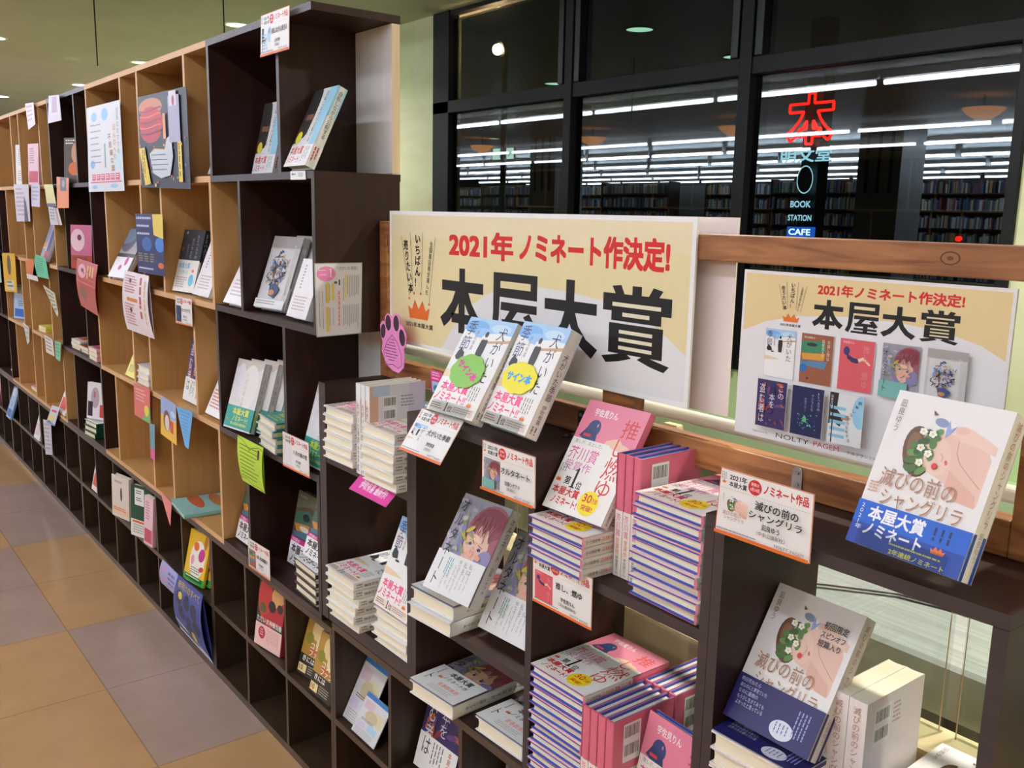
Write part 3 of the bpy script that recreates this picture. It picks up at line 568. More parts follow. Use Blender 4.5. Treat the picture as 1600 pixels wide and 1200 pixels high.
TY = dict(
    dog=BookType(.13, .188, .0178, 'eeebe6', .06, dog_front, dog_spine, dog_back, obic='f2ece6'),
    dogw=BookType(.13, .188, .024, 'eeebe6', .06, dog_front, dog_spine, dog_back, obic='f2ece6'),
    alt=BookType(.13, .188, .0265, 'e8e6e6', None, alt_front, alt_spine), altb=BookType(.13, .188, .0265, 'e8e6e6', .084, alt_band, alt_spine),
    oshi=BookType(.13, .188, .0155, 'df7088', .102, oshi_front, oshi_spine, oshi_back, '2a50b4', obic='f1e9df'),
    shan=BookType(.13, .188, .024, 'efe6e2', None, shan_front, lambda P: (shan_spine(P), P.rect(0, 136, P.w, 52, '2248a8')), shan_back),
    shanl=BookType(.13, .188, .024, 'efe6e2', None, shan_low, lambda P: (shan_spine(P), P.rect(0, 128, P.w, 60, '241f60')), shan_back),
    shans=BookType(.13, .188, .024, 'efe6e2', None, shan_cover, shan_spine, shan_back, soft=True),
    owl=BookType(.13, .188, .0185, 'd4cfca', None, owl_front, owl_spine), silver=BookType(.13, .188, .022, 'b4b0ae', None, silver_front, silver_spine),
    cyc=BookType(.13, .188, .022, 'e6e4e2', None, cyc_front, cyc_spine), whale=BookType(.13, .188, .02, '2c2f36', None, whale_front, whale_spine),
    thief=BookType(.13, .188, .021, '3a3060', None, thief_front), seek=BookType(.13, .188, .02, '4a3c34', None, seek_front, seek_spine),
    yellow=BookType(.125, .158, .010, 'e8c040', None, yellow_front, soft=True), red=BookType(.13, .186, .018, 'b83038', None, red_front),
    gold=BookType(.105, .148, .016, '8a6a30', None, gold_front, soft=True), booklet=BookType(.10, .15, .003, 'd4d0d2', None, booklet_front, soft=True),
    white=BookType(.13, .188, .02, 'ece8e6', None, plain('eeeaea', (20, 120, 90, 50, '~c0a8a8'), (30, 20, 14, 80, '~8a8484'))),
    whitered=BookType(.13, .188, .02, 'ece8e6', None, plain('f0eeec', (12, 110, 100, 60, '~d06060'), (30, 14, 14, 80, '~5a5a5c'))),
    blue=BookType(.12, .17, .012, '7aa0d0', None, plain('a9c4e4', (10, 10, 60, 40, 'e4ecf4'), (10, 120, 100, 40, '3a6ac0'), (40, 80, 50, 30, '~5a6a8a')), soft=True),
    comic=BookType(.12, .174, .014, '8a3a50', None, plain('c86a8a', (40, 60, 40, 44, '*e8c4cc'), (50, 50, 12, 12, '*6a2a40'), (0, 120, 120, 54, 'b04428'), (14, 128, 90, 12, '~3a1a1a')), soft=True),
    night=BookType(.12, .174, .012, '3a2a24', None, plain('4a3a30', (70, 60, 26, 40, '*c88a5c'), (10, 8, 60, 22, '~d8d4cc'), (60, 120, 34, 26, '*d8641c'), (90, 140, 16, 12, '*e0b030')), soft=True),
    green=BookType(.128, .188, .02, '1d4a34', None, plain('1d4a34', (24, 10, 56, 62, 'e8e8e4'), (32, 18, 40, 16, '~2a2a2a'), (32, 44, 40, 16, '~2a2a2a'), (0, 126, 130, 62, 'e6e4de'), (10, 130, 110, 8, 'd8643a'), (14, 144, 100, 36, '~9a9690'))),
    cream=BookType(.128, .188, .02, 'e2d4c4', None, plain('e4d6c8', (20, 22, 70, 12, '~3a3a3a'), (70, 80, 7, 32, '*24242c'), (0, 140, 130, 36, 'ecc8a4'), (10, 144, 110, 18, '~d04a38'))),
    pinkw=BookType(.12, .18, .015, 'e4aab4', None, plain('ecc4cc', (10, 120, 100, 50, 'c84a60'), (20, 20, 60, 70, '~b07a84')), soft=True),
    manga=BookType(.112, .172, .014, 'e6e0e2', None, plain('e8e2e4', (50, 70, 26, 50, '*b8a8b0'), (40, 40, 12, 30, 'c8647a'), (6, 90, 30, 70, '3a2430'), (80, 100, 30, 60, 'c83a34')), soft=True),
    tri=BookType(.13, .188, .018, 'd0ccd8', None, plain('b9c0d2', (10, 60, 60, 60, '*8a90b0'), (0, 100, 60, 20, 'e0904a'), (80, 0, 50, 150, '2e3f7a'), (60, 140, 70, 48, 'c83030'), (0, 130, 50, 58, '9a9ca4'))),
    gray=BookType(.13, .188, .02, 'c8c4c4', None, plain('a9a4a8', (40, 40, 50, 50, '*6a6a80'), (0, 96, 130, 14, '4a3f48'), (0, 110, 130, 78, 'eeeaec'), (90, 124, 12, 18, '*c84a9a'), (60, 150, 12, 10, '*c84a9a'), (20, 20, 60, 40, '*7a90a8')), lambda P: P.rect(0, 0, P.w, 100, '8a8890')),
    teal=BookType(.18, .215, .012, '8fc4bc', None, plain('8fc0bc', (10, 20, 60, 30, 'e2d4b0'), (14, 24, 50, 14, '~7a3a24'), (70, 90, 70, 20, '*c07a48'), (40, 150, 90, 20, '*c8603a'), (120, 60, 40, 30, '*c8e4e0'))),
    yel=BookType(.12, .17, .012, 'e8d84a', None, plain('ece060', (14, 20, 60, 40, 'f4f0d0'), (20, 90, 70, 50, '~6a6a2a')), soft=True),
    orangeb=BookType(.12, .17, .012, 'e0d4cc', None, plain('ece4dc', (10, 100, 90, 50, 'd84a30'), (10, 20, 70, 50, '~a85a4a')), soft=True),
)

# ------------------------------------------------------------------ flat signs
def quad_print(name, pr, q, th=.0006, m=None, label=None, cat='card', group=None, partname='print', side=None, bow=0):
    """sheet spanned by four corners TL, TR, BR, BL with its print as a child"""
    TL, TR, BR, BL = [Vector(p) for p in q]; n = (BL - TL).cross(TR - TL).normalized()
    if n.y > 0: n = -n
    root = TL.copy()
    def fn(x, y, d):
        u, v = x / pr.w, y / pr.h
        return (TL * (1 - u) + TR * u) * (1 - v) + (BL * (1 - u) + BR * u) * v + n * (d + bow * 4 * v * (1 - v)) - root
    mb = MB(); N = 1 if not bow else 8
    for d in (0, -th):
        for k in range(N + 1):
            for x in (0, pr.w): mb.v.append(tuple(fn(x, pr.h * k / N, d)))
    o = 2 * (N + 1); mi = mb.mid(m or paper('f0eeea', .35))
    def F(*a): mb.f.append(a); mb.mi.append(mi)
    for k in range(N):
        a = 2 * k; F(a, a + 2, a + 3, a + 1); F(o + a, o + a + 1, o + a + 3, o + a + 2); F(a, o + a, o + a + 2, a + 2); F(a + 1, a + 3, o + a + 3, o + a + 1)
    F(0, 1, o + 1, o); F(2 * N, o + 2 * N, o + 2 * N + 1, 2 * N + 1)
    ob = mb.obj(name); ob.location = root; tag(ob, label, cat, group)
    pm = pr.mesh(partname, fn); p = bpy.data.objects.new(partname, pm); p.parent = ob; COL.objects.link(p)
    return ob
def xz(Y, *ps): return [(p[0], Y, p[1]) for p in ps]
def poses(x, y, z, psi, tau, w, h):
    M = pose(x, y, z, psi, tau); return [M @ Vector(p) for p in ((0, 0, h), (w, 0, h), (w, 0, 0), (0, 0, 0))]
def nom_card(title, author, pub, thumb, lines=1):
    P = Pr(137, 88); P.rect(0, 0, 137, 88, 'e8753a'); P.rect(1, 1, 135, 86, 'eeebe7')
    P.scrib(3, 4, 8, 12, 3, '6a6a68', True, .35); P.crown(4, 14, 6, 5)
    P.t('2021年', 15, 5, 27, 8, K, .02); P.t('本屋大賞', 15, 14.5, 27, 7.5, K, .018)
    P.ell(54, 14, 10, 10, RED); P.t('発表は', 48, 8, 12, 4.5, 'f4e8e4', .01); P.t('4月14日', 47, 14.5, 14, 5, 'f4e8e4', .01)
    P.t('ノミネート作品', 67, 6, 64, 13, RED, .024)
    for i in range(32): P.rect(3 + i * 4.1, 25, 2.2, .6, 'e8955a', True)
    P.push(6, 29, .33, .27); thumb(P); P.pop()
    if lines == 1: P.t(title, 56, 34, min(72, 12 * len(title)), 12, K, .014)
    else: P.t(title.split('|')[0], 58, 29, 62, 12, K, .012); P.t(title.split('|')[1], 50, 43, 76, 11, K, .012)
    P.t(author, 78 - 2 * len(author), 57, 6.4 * len(author), 8, K, .012); P.t('（' + pub + '）', 78 - 2.4 * len(pub), 67.5, 6 * len(pub) + 4, 6, '2a2a2c', .006)
    P.scrib(4, 79, 60, 3, 1, '8a8a88'); P.t('NOLTY', 90, 77.5, 19, 4, '6a6a6a', 0); P.t('PAGEM', 112, 78, 18, 4, 'a87a7a', 0)
    P.rect(.5, 83, 136, 4.6, 'e8702e'); return P

# ------------------------------------------------------------------ the room shell
CZ = 2.6; WY = 2.5
struct('floor', (-32, -17, -.05), (4.2, .30, 0), M_FLOOR)
struct('ceiling', (-32, -17, CZ), (4.2, WY + .2, CZ + .1), M_CEIL)
struct('wall_left', (-32.1, -17, -.6), (-32, WY, CZ), M_WALL)
struct('wall_right', (4.2, -17, -.6), (4.3, WY, CZ), M_WALL)
struct('wall_behind', (-32, -17.1, -.6), (4.2, -17, CZ), M_WALL)
struct('wall_window_side', (-32, WY, -.6), (-3.36, WY + .2, CZ), M_WALL)
struct('wall_below_window', (-3.36, WY, -.6), (4.2, WY + .2, .69), M_WALLG)
struct('wall_window_end', (.33, WY, .69), (4.2, WY + .2, CZ), M_WALL)
struct('floor_stairwell', (-32, .30, -.62), (4.2, WY, -.6), M_VOID)
wf = MB()
for a, b in (((-3.36, -.02, .69), (-3.18, .06, CZ)), ((-3.36, -.01, .69), (.33, .05, .735)), ((-3.36, -.01, 2.575), (.33, .05, CZ)), ((-2.065, -.03, .69), (-2.005, .06, CZ)), ((-.90, -.03, .69), (-.835, .06, CZ)), ((.29, -.02, .69), (.33, .05, CZ)), ((-3.36, -.02, 1.985), (.33, .05, 2.06))):
    wf.box((a[0], WY + a[1], a[2]), (b[0], WY + b[1], b[2]), M_FRAME)
for x in (-2.035, -.867):      # slim black opening stiles beside the upper mullions
    wf.box((x - .085, WY - .03, 2.06), (x - .045, WY + .03, CZ), M_BLKM); wf.box((x + .045, WY - .03, 2.06), (x + .085, WY + .03, CZ), M_BLKM)
wo = wf.obj('window_1', bevel=.004); wo['kind'] = 'structure'
g = bx('window_glass', (-3.2, WY + .015, .7), (.31, WY + .019, CZ - .05), M_WGLASS, wo); g['kind'] = 'structure'
# night outside
struct('ground_outside', (-30, WY + .2, -.7), (12, 20, -.65), M_VOID)

# green ledges inside the stairwell below the window
struct('trim_1', (-6, 2.28, .40), (4.2, WY, .46), M_WALLG)
struct('trim_2', (-6, 1.2, .10), (.15, 1.35, .52), M_WALLG)
# parapet, handrail and glass along the stairwell
par = MB().box((-9, .36, -.6), (4, .45, .605), M_CREAM).obj('trim_3', bevel=.008); par['kind'] = 'structure'
hr = empty('handrail', (-.5, .375, .605), label='white round handrail on cream posts along the stairwell behind the shelves', cat='handrail')
bx_ = MB().tube((-5.5, 0, .408), (4, 0, .408), .0125, M_PIPE, 20); bx_.obj('rail_pipe', hr)
for x in (-2.6, -1.4, -.2, 1.19, 2.4):
    bx('post', (x - .018, -.008, 0), (x + .018, .02, .385), M_CREAM, hr, bevel=.003)
gp = empty('glass_parapet', (0, .43, .605), label='clear glass parapet panels standing under the white handrail', cat='glass panel')
for a, b in ((-2.0, -.92), (-.90, .16), (.20, 1.225), (1.245, 2.4)):
    bx('glass_pane', (a, -.004, 0), (b, .004, .30), M_PANEL, gp)
for a in (-.91, .18, 1.222, 1.248): bx('joint_strip', (a - .0009, -.0042, 0), (a + .0009, -.0041, .30), M_PALEE, gp)

# escalator deck seen through the open shelf
es = empty('escalator', (.9, .66, 0), label='brushed steel escalator side deck in the stairwell behind the open shelf', cat='escalator')
d = MB(); d.extr([(.0, .50), (.0, .592), (.008, .600), (.50, .606), (.50, .50)], 0, -2.2, 2.6, M_STEEL); d.obj('steel_deck', es)
bx('skirt_panel', (-2.2, .012, -.6), (2.6, .49, .50), M_VOID, es)
d = MB(); pts = [(-1.2, -.30), (-.5, .0), (-.16, .081), (-.10, .126), (.005, .199), (.10, .222), (.192, .23), (.8, .245), (1.8, .25)]
for (xa, ya), (xb, yb) in zip(pts, pts[1:]): 
    if yb > 0: d.poly([(xa, max(ya, 0) - .004, .6085), (xb, yb - .004, .6085), (xb, yb + .010, .6085), (xa, max(ya, 0) + .010, .6085)], M_VOID)
d.obj('dark_seam', es)
bx('green_reflection_strip', (-1.4, .42, .608), (-.13, .47, .62), emit('lime_reflection_glow', '8cf03c', .9), es)  # added glowing strip standing in for the green reflection beyond the deck
# ------------------------------------------------------------------ ceiling lights of the shop (rows run along the shelves)
def tube_light():
    r = empty('ceiling_light', (0, 0, 0), label='x', cat='ceiling light', group='fluorescent tubes in rows on the shop ceiling')
    MB().box((-.85, -.02, .03), (.85, .02, .09), M_PIPE).obj('housing', r)
    MB().tube((-.825, 0, 0), (.825, 0, 0), .022, M_TUBE, 10).obj('tube', r); return r
proto = None
rows = [(-1.35, -2.60, 1.735), (-5.0, -5.13, 1.79), (-7.3, -5.5, 1.79)]
tl = tube_light(); first = True
RN = ['nearest the shelves', 'second from the shelves', 'third from the shelves']
for ri, (y, x0, p) in enumerate(rows):
    k = -3
    xs = [x0 + p * (i + .5) for i in range(-16, 5) if -28 < x0 + p * (i + .5) < 3.2]
    for x in xs:
        if first: r = tl; first = False
        else:
            r = tl.copy(); COL.objects.link(r)
            for ch in tl.children: c = ch.copy(); c.parent = r; COL.objects.link(c)
        r.location = (x, y, 2.5); r['label'] = f'long white fluorescent tube in the ceiling row {RN[ri]}'; r['group'] = f'fluorescent tubes of the ceiling row {RN[ri]}'
def downlight(x, y, m, lab, grp, r=.075):
    o = empty('downlight', (x, y, CZ), label=lab, cat='downlight', group=grp)
    MB().lathe([(r + .018, 0), (r + .018, -.006), (r, -.008), (r, .0)], (0, 0, 0), M_PIPE).obj('rim', o)
    MB().tube((0, 0, -.002), (0, 0, -.004), r, m, 28).obj('lens', o)
    l = bpy.data.lights.new('lamp', 'AREA'); l.shape = 'DISK'; l.size = r * 1.8; l.energy = 14; l.color = (1, .97, .86); l.spread = 2.6
    lo = bpy.data.objects.new('lamp', l); lo.parent = o; lo.location = (0, 0, -.006); COL.objects.link(lo); return o
for i, (x, y) in enumerate([(-.2, 1.2), (1.4, 1.2), (3.0, 1.2), (-.2, -3.2), (3.0, -3.2)]):  # added out of view for more light, mainly on the green stairwell wall
    downlight(x, y, M_DOWN, 'added round ceiling downlight for extra light, out of the picture', 'added downlights out of the picture')
for i, (x, y, m) in enumerate([(-6.36, .50, M_DOWNB), (-10.7, 1.27, M_DOWNB), (-8.84, 1.69, M_DOWNB), (-6.79, 1.70, M_DOWN), (-4.56, 1.68, M_DOWN)]):
    downlight(x, y, m, ['bright round downlight in the ceiling at the left edge, larger one', 'small bright downlight at the left edge below the larger one', 'small downlight just above the dark far shelf top', 'faint downlight above the middle of the tan shelf top', 'faint green downlight above the dark near shelf top'][i], None)
for x, y in ((-2.78, 3.74), (-5.17, 5.03), (-3.02, 5.03), (-10.9, 8.6)):
    o = empty('downlight', (x, y, CZ), label='dim greenish downlight in the hall ceiling seen through the upper window panes', cat='downlight', group='dim downlights seen through the upper window panes')
    MB().lathe([(.11, 0), (.11, -.006), (.09, -.008), (.09, .0)], (0, 0, 0), M_BLKM).obj('rim', o); MB().tube((0, 0, -.002), (0, 0, -.004), .09, M_DOWN, 28).obj('lens', o)
for x, y in ((-11.0, -3.4), (-8.3, -3.4), (-5.75, -3.4), (-2.72, -3.4)):
    o = empty('bowl_light', (x, y, 2.36), label='amber glass bowl lamp under the shop ceiling, mirrored in the window', cat='ceiling lamp', group='amber bowl lamps of the shop')
    MB().lathe([(0, 0), (.07, .012), (.14, .05), (.19, .10), (.2, .115)], (0, 0, 0), M_BOWL).obj('glass_bowl', o)
    MB().tube((0, 0, .1), (0, 0, .24), .012, M_BLKM).obj('stem', o)
# illuminated exit sign hanging in the shop
ex = empty('exit_sign', (-9.85, 8.0, 2.28), label='lit exit sign with green arrow hanging in the hall beyond the window', cat='exit sign')
bx('sign_box', (-.27, .0, -.09), (.27, .03, .09), M_PIPE, ex); bx('light_panel', (-.26, -.006, -.08), (.26, .0, .08), M_EXIT, ex)
P = Pr(520, 160)
P.rect(180, 20, 80, 120, M_EXITG); P.rect(194, 34, 52, 106, M_EXIT); P.line(300, 80, 430, 80, 16, M_EXITG); P.line(390, 34, 440, 84, 16, M_EXITG); P.line(390, 126, 440, 76, 16, M_EXITG)
pm = P.mesh('arrow_print', lambda x, y, n: (-.26 + x / 1000, -.0065 - n, .08 - y / 1000)); o = bpy.data.objects.new('arrow_print', pm); o.parent = ex; COL.objects.link(o)
for x in (-.1, .12): MB().tube((x, .01, .09), (x, .01, .32), .004, M_PIPE, 6).obj('hanger', ex)
# columns and tall bookcases on the far side of the shop
for i, (x, y) in enumerate(((-5.32, 11.6), (-10.1, 9.6))):
    c = struct(f'column_{i + 1}', (x - .32, y - .6, 0), (x + .32, y, CZ), M_PALE)
    for q in (-.18, 0, .18): b = bx('groove', (x + q - .02, y - .61, 1.75), (x + q + .02, y - .6, CZ), M_BRN, c); b['kind'] = 'structure'
BC = ['c8c4c0', '8a4a44', '4a6a9a', 'd8d4c8', '6a8a6a', 'b89a5a', '3a4a6a']
def bookcase(x, y, w, h, lab):
    grp = 'bookcases at depth %d beyond the window' % int(y)
    r = empty('bookcase', (x, y, 0), label=lab, cat='bookcase', group=grp)
    m = MB(); m.box((0, 0, 0), (.03, .35, h), M_BRN); m.box((w - .03, 0, 0), (w, .35, h), M_BRN); m.box((0, .33, 0), (w, .35, h), M_BRN); m.obj('case', r)
    R = random.Random(int(x * 10 + y)); bk = MB()
    for k in range(7):
        z = .05 + k * h / 7; bx('shelf', (.03, .0, z - .02), (w - .03, .33, z), M_BRN, r)
        p = .04
        while p < w - .08:
            d = R.uniform(.015, .04); hh = R.uniform(.16, .23)
            if R.random() < .8: bk.box((p, .02, z), (p + d, .2, z + hh), paper(R.choice(BC)))
            p += d + .001
    o = bk.obj('shelved_books', r); o['kind'] = 'stuff'; return r
for i in range(11): bookcase(-27 + i * 2.45, 15.6 - (i % 2) * .9, 2.2, 2.15, 'tall brown bookcase full of books in the ' + ('back', 'front')[i % 2] + ' line beyond the window')
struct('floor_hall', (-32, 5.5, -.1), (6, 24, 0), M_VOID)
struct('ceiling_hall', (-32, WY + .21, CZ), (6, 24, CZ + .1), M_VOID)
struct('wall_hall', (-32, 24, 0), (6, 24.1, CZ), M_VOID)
for ri, (y, x0) in enumerate([(12.3, -5.5), (14.85, -6.2), (17.4, -6.9), (19.9, -7.3), (22.4, -7.6)]):
    for x in [x0 + 1.79 * (i + .5) for i in range(-12, 5) if -27 < x0 + 1.79 * (i + .5) < 1]:
        r = tl.copy(); COL.objects.link(r)
        for ch in tl.children:
            c = ch.copy(); c.parent = r; COL.objects.link(c)
        r.location = (x, y, 2.5); r['label'] = 'long fluorescent tube on the ceiling of the hall beyond the window'; r['group'] = 'fluorescent tubes of the hall beyond the window'

# smoke barrier glass hung from the ceiling at the far left
sb = empty('smoke_barrier', (-3.6, 0, CZ), label='clear glass smoke barrier hanging from the ceiling beyond the tall shelves', cat='glass barrier')
for a, b in ((-1.2, .510), (.516, 1.210), (1.216, 2.49)): bx('barrier_pane', (-.003, a, -.5), (.003, b, 0), M_SMOKE, sb)
for a in (.513, 1.213): bx('joint', (-.004, a - .0028, -.5), (.004, a + .0028, 0), M_BLKM, sb)

# ------------------------------------------------------------------ lit signs outside the window
def outline_text(txt, x, y, z, w, h, m, bev, parent, name, bold=.05):
    c = bpy.data.curves.new('t', 'FONT'); c.body = txt; c.offset = bold; c.fill_mode = 'NONE'; c.bevel_depth = bev; c.bevel_resolution = 1; c.resolution_u = 4
    o = bpy.data.objects.new('t', c); COL.objects.link(o); bpy.context.view_layer.update()
    me = bpy.data.meshes.new_from_object(o.evaluated_get(bpy.context.evaluated_depsgraph_get())); bpy.data.objects.remove(o)
    xs = [v.co.x for v in me.vertices]; ys = [v.co.y for v in me.vertices]; ax, bx2, ay, by = min(xs), max(xs), min(ys), max(ys)
    for v in me.vertices: v.co = ((v.co.x - ax) / (bx2 - ax) * w, v.co.z, (v.co.y - ay) / (by - ay) * h)
    me.materials.clear(); me.materials.append(m); p = bpy.data.objects.new(name, me); COL.objects.link(p); p.parent = parent; p.location = (x, y, z); return p
pole = empty('sign_tower', (-1.03, 3.2, -.65), label='dark sign tower outside the window carrying a red neon character and lit words', cat='sign')
bx('mast', (-.05, .03, 0), (.05, .12, 3.0), M_BLKM, pole)
mb = MB(); pl = [(-.13 + a * .0027, 2.64 - b * .00245) for a, b in KJ['本'][0]]
for q, (a, b) in enumerate(pl): c_, d_ = pl[q - 1]; mb.tube((c_, 0, d_), (a, 0, b), .0065, M_NEON, 6)
mb.obj('neon_character', pole)
def flat_text(txt, x, z, w, h, m, parent, name, bold=.02):
    P = Pr(w * 1000, h * 1000); P.t(txt, 0, 0, w * 1000, h * 1000, m, bold); me = P.mesh(name, lambda a, b, n: (x + a / 1000, -n, z - b / 1000)); o = bpy.data.objects.new(name, me); o.parent = parent; COL.objects.link(o)
flat_text('明文堂', -.155, 2.375, .30, .07, M_SIGNW, pole, 'shop_lettering')
MB().lathe([(.055, -.08), (.06, 0), (.055, .08)], (0, 0, 0), M_BLKM)
r_ = Pr(120, 160); r_.ell(60, 80, 48, 70, M_SIGNW); r_.ell(60, 80, 43, 64, 'k' and '202420'); r_.ell(60, 96, 26, 30, '3c4420'); me = r_.mesh('oval_emblem', lambda a, b, n: (-.055 + a / 1000 - .005, -n, 2.30 - b / 1000)); o = bpy.data.objects.new('oval_emblem', me); o.parent = pole; COL.objects.link(o)
flat_text('BOOK', -.075, 2.115, .12, .033, M_SIGNW, pole, 'word_lettering'); flat_text('STATION', -.085, 2.045, .14, .03, M_SIGNW, pole, 'word_lettering')
bx('blue_panel', (-.085, .0, 1.93), (.07, .02, 1.985), M_SIGNB, pole); flat_text('CAFE', -.075, 1.975, .13, .032, M_SIGND, pole, 'word_lettering')
fl = empty('floodlight', (-3.15, 2.85, 2.41), label='bright warm floodlight outside the upper left window pane', cat='floodlight')
MB().tube((0, 0, 0), (.02, -.03, -.01), .034, M_FLOOD, 16).obj('lamp_face', fl); MB().tube((0, .06, .02), (0, 0, 0), .03, M_BLKM, 16, .055).obj('housing', fl); MB().tube((0, .05, .02), (0, .05, -3.06), .02, M_BLKM, 8).obj('pole', fl)
tlp = empty('tail_light', (-.27, 3.3, 1.30), label='tiny red tail light outside beyond the lower right window pane', cat='light')
MB().tube((0, 0, 0), (0, .02, 0), .012, M_NEON, 10).obj('lens', tlp); MB().tube((0, .02, -.0), (0, .02, -1.95), .01, M_BLKM, 6).obj('stalk', tlp)

# ------------------------------------------------------------------ shelf units
PT, WC, DEP, T = .60436, .42412, .212, .016
ZT, Z1, Z2, Z3, Z4, Z5 = 1.7886, 1.4510, 1.1160, .7829, .4550, .2220
ZS = [(ZT, Z1), (Z1, Z2), (Z2, Z3), (Z3, Z4)]
RW = ['top', 'second', 'third', 'fourth']
DK = {0, 3, 4 + 2, 9}
def is_dark(k):                                  # k = 0 nearest segment; dark, tan, tan, dark, tan, tan ...
    return k % 3 == 0
ORDN = ['nearest', 'second nearest', 'third nearest', 'fourth nearest', 'fifth nearest', 'sixth nearest', 'seventh nearest', 'eighth nearest', 'farthest']
for k in range(9):
    x1 = -PT * k; x0 = x1 - PT; dk = is_dark(k); m, me_ = (M_DARK, M_DARKE) if dk else (M_TAN, M_TANE)
    for ri, (zt, zb) in enumerate(ZS):
        cn = 'dark brown' if dk else 'tan'
        r = empty('cubby_unit', (x0, 0, zb), label=f'{cn} shelf unit, {RW[ri]} row, {ORDN[k]} to the camera in that row', cat='shelf unit', group=None)
        H = zt - zb; fe = {2: me_}
        e = .0006
        bx('top_board', (e, 0, H - T), (PT - e, DEP, H), m, r, {2: me_, 3: m})
        px = [0, WC] if ri % 2 == 0 else [PT - WC, PT - T]
        if ri == 1 and k == 0: px = [PT - WC, PT - T]
        if ri == 3: bx('bottom_board', (e, 0, -T + .0002), (PT - e, DEP, -.0002), m, r, {2: me_})
        for p in px:
            bx('side_panel', (p + e, 0.0005, .0), (p + T - e, DEP - .002, H - T - .0002), m, r, {2: me_})
        b0, b1 = (T, WC) if ri % 2 == 0 else (PT - WC + T, PT - T)
        bx('back_board', (b0 + .001, DEP - .012, .001), (b1 - .001, DEP - .004, H - T - .001), m if dk else M_BACK, r, {4: M_DARK})
        if k == 0 and ri in (0, 2):
            o = bx('end_back_board', (WC + T + .001, DEP - .022, .002), (PT, DEP - .002, H - T - .002), M_PALE, r, {3: M_PALEE}); o['label'] = 'pale white board with bare wood edge'
        elif k > 0 or ri % 2:
            g0, g1 = (WC + T, PT) if ri % 2 == 0 else (0, PT - WC)
            bx('back_board', (g0 + .001, DEP - .012, .001), (g1 - .001, DEP - .004, H - T - .001), m if dk else M_BACK, r, {4: M_DARK})
G = .2546
for k in range(-2, 7):
    x1 = .0490 - 3 * G * k; x0 = x1 - 3 * G
    if x0 < -5.6: break
    end = min(x1, 1.475) if k < -1 else x1
    w = end - x0
    nm = {-2: 'under the open-backed display shelves at the right', -1: 'under the notched display shelves, middle one', 0: 'below the nearest dark unit and lime paper sign'}.get(k, f'on the floor, {["", "first", "second", "third", "fourth", "fifth", "sixth"][k]} left of the one holding the red book')
    r = empty('low_shelf_unit', (x0, 0, 0), label=f'brown pigeonhole unit {nm}', cat='shelf unit')
    e = .0006
    zt4 = Z4 - T if k >= 0 else Z4
    for zz, nme in ((zt4 if k >= 0 else Z4, 'top_board'), (Z5, 'middle_shelf'), (.022, 'base_board')):
        if nme == 'top_board' and k >= 0: zz = Z4 - T - .0006
        bx(nme, (e, 0.001 if nme != 'top_board' else 0, zz - T if nme != 'base_board' else .0005), (w - e, DEP, zz), M_BRN if not (nme == 'top_board' and k < 0) else M_DARK, r, {2: M_BRNE})
    ztop = (Z4 - T - .0006) - T - .0002 if k >= 0 else Z4 - T - .0002
    for (a, b) in ((.0225, Z5 - T - .0002), (Z5 + .0002, ztop)):
        for i in range(4):
            xx = i * G
            if xx > w + .01: continue
            aa = (0 + e) if i == 0 else (xx - .0055 if i < 3 else xx - .011 - e)
            if aa + .011 > w: aa = w - .011 - e
            bx('side_panel' if i in (0, 3) else 'divider', (aa, .0005, a), (aa + .011, DEP - .003, b), M_BRN, r, {2: M_BRNE})
        bx('back_board', (.014, DEP - .012, a + .001), (w - .014, DEP - .004, b - .001), M_BRN, r)
# display shelves at the right: stepped open-backed units
def disp(label, x0, parts):
    r = empty('display_shelf', (x0, 0, Z4), label=label, cat='shelf unit')
    for nme, a, b in parts: bx(nme, (a[0] - x0, a[1], a[2] - Z4), (b[0] - x0, b[1], b[2] - Z4), M_DARK, r, {2: M_DARKE})
    return r
e = .0005
disp('dark low display unit with no top, holding white book piles beside the tall shelves', .004, [
    ('side_panel', (.004, 0, Z4 + e), (.034, DEP, 1.0)), ('side_panel', (.373, 0, Z4 + e), (.3885, DEP, .9835)),
    ('shelf_board', (.0345, .001, .824), (.3725, DEP - .002, .840)), ('base_board', (.0345, .001, Z4 + e), (.3725, DEP - .002, .487))])
disp('dark display unit with two white sticker books standing on its top', .373, [
    ('side_panel', (.389, 0, Z4 + e), (.405, DEP, .9835)), ('side_panel', (.740, 0, Z4 + e), (.7555, DEP, .9835)),
    ('top_board', (.373, 0, .984), (.7555, DEP, 1.0)), ('shelf_board', (.4055, .001, .601), (.7395, DEP - .002, .617))])
disp('dark notched display unit holding the pink books', .756, [
    ('side_panel', (1.0975, 0, Z4 + e), (1.1125, DEP, .9835)), ('shelf_board', (.7562, .001, .824), (1.097, DEP - .002, .840))])
disp('dark display unit at the right with the blue-banded book on its top', 1.0975, [
    ('side_panel', (1.1132, 0, Z4 + e), (1.129, DEP, .9835)), ('side_panel', (1.459, 0, Z4 + e), (1.475, DEP, .9835)),
    ('top_board', (1.0975, 0, .984), (1.475, DEP, 1.0)), ('shelf_board', (1.1295, .001, .601), (1.4585, DEP - .002, .617))])

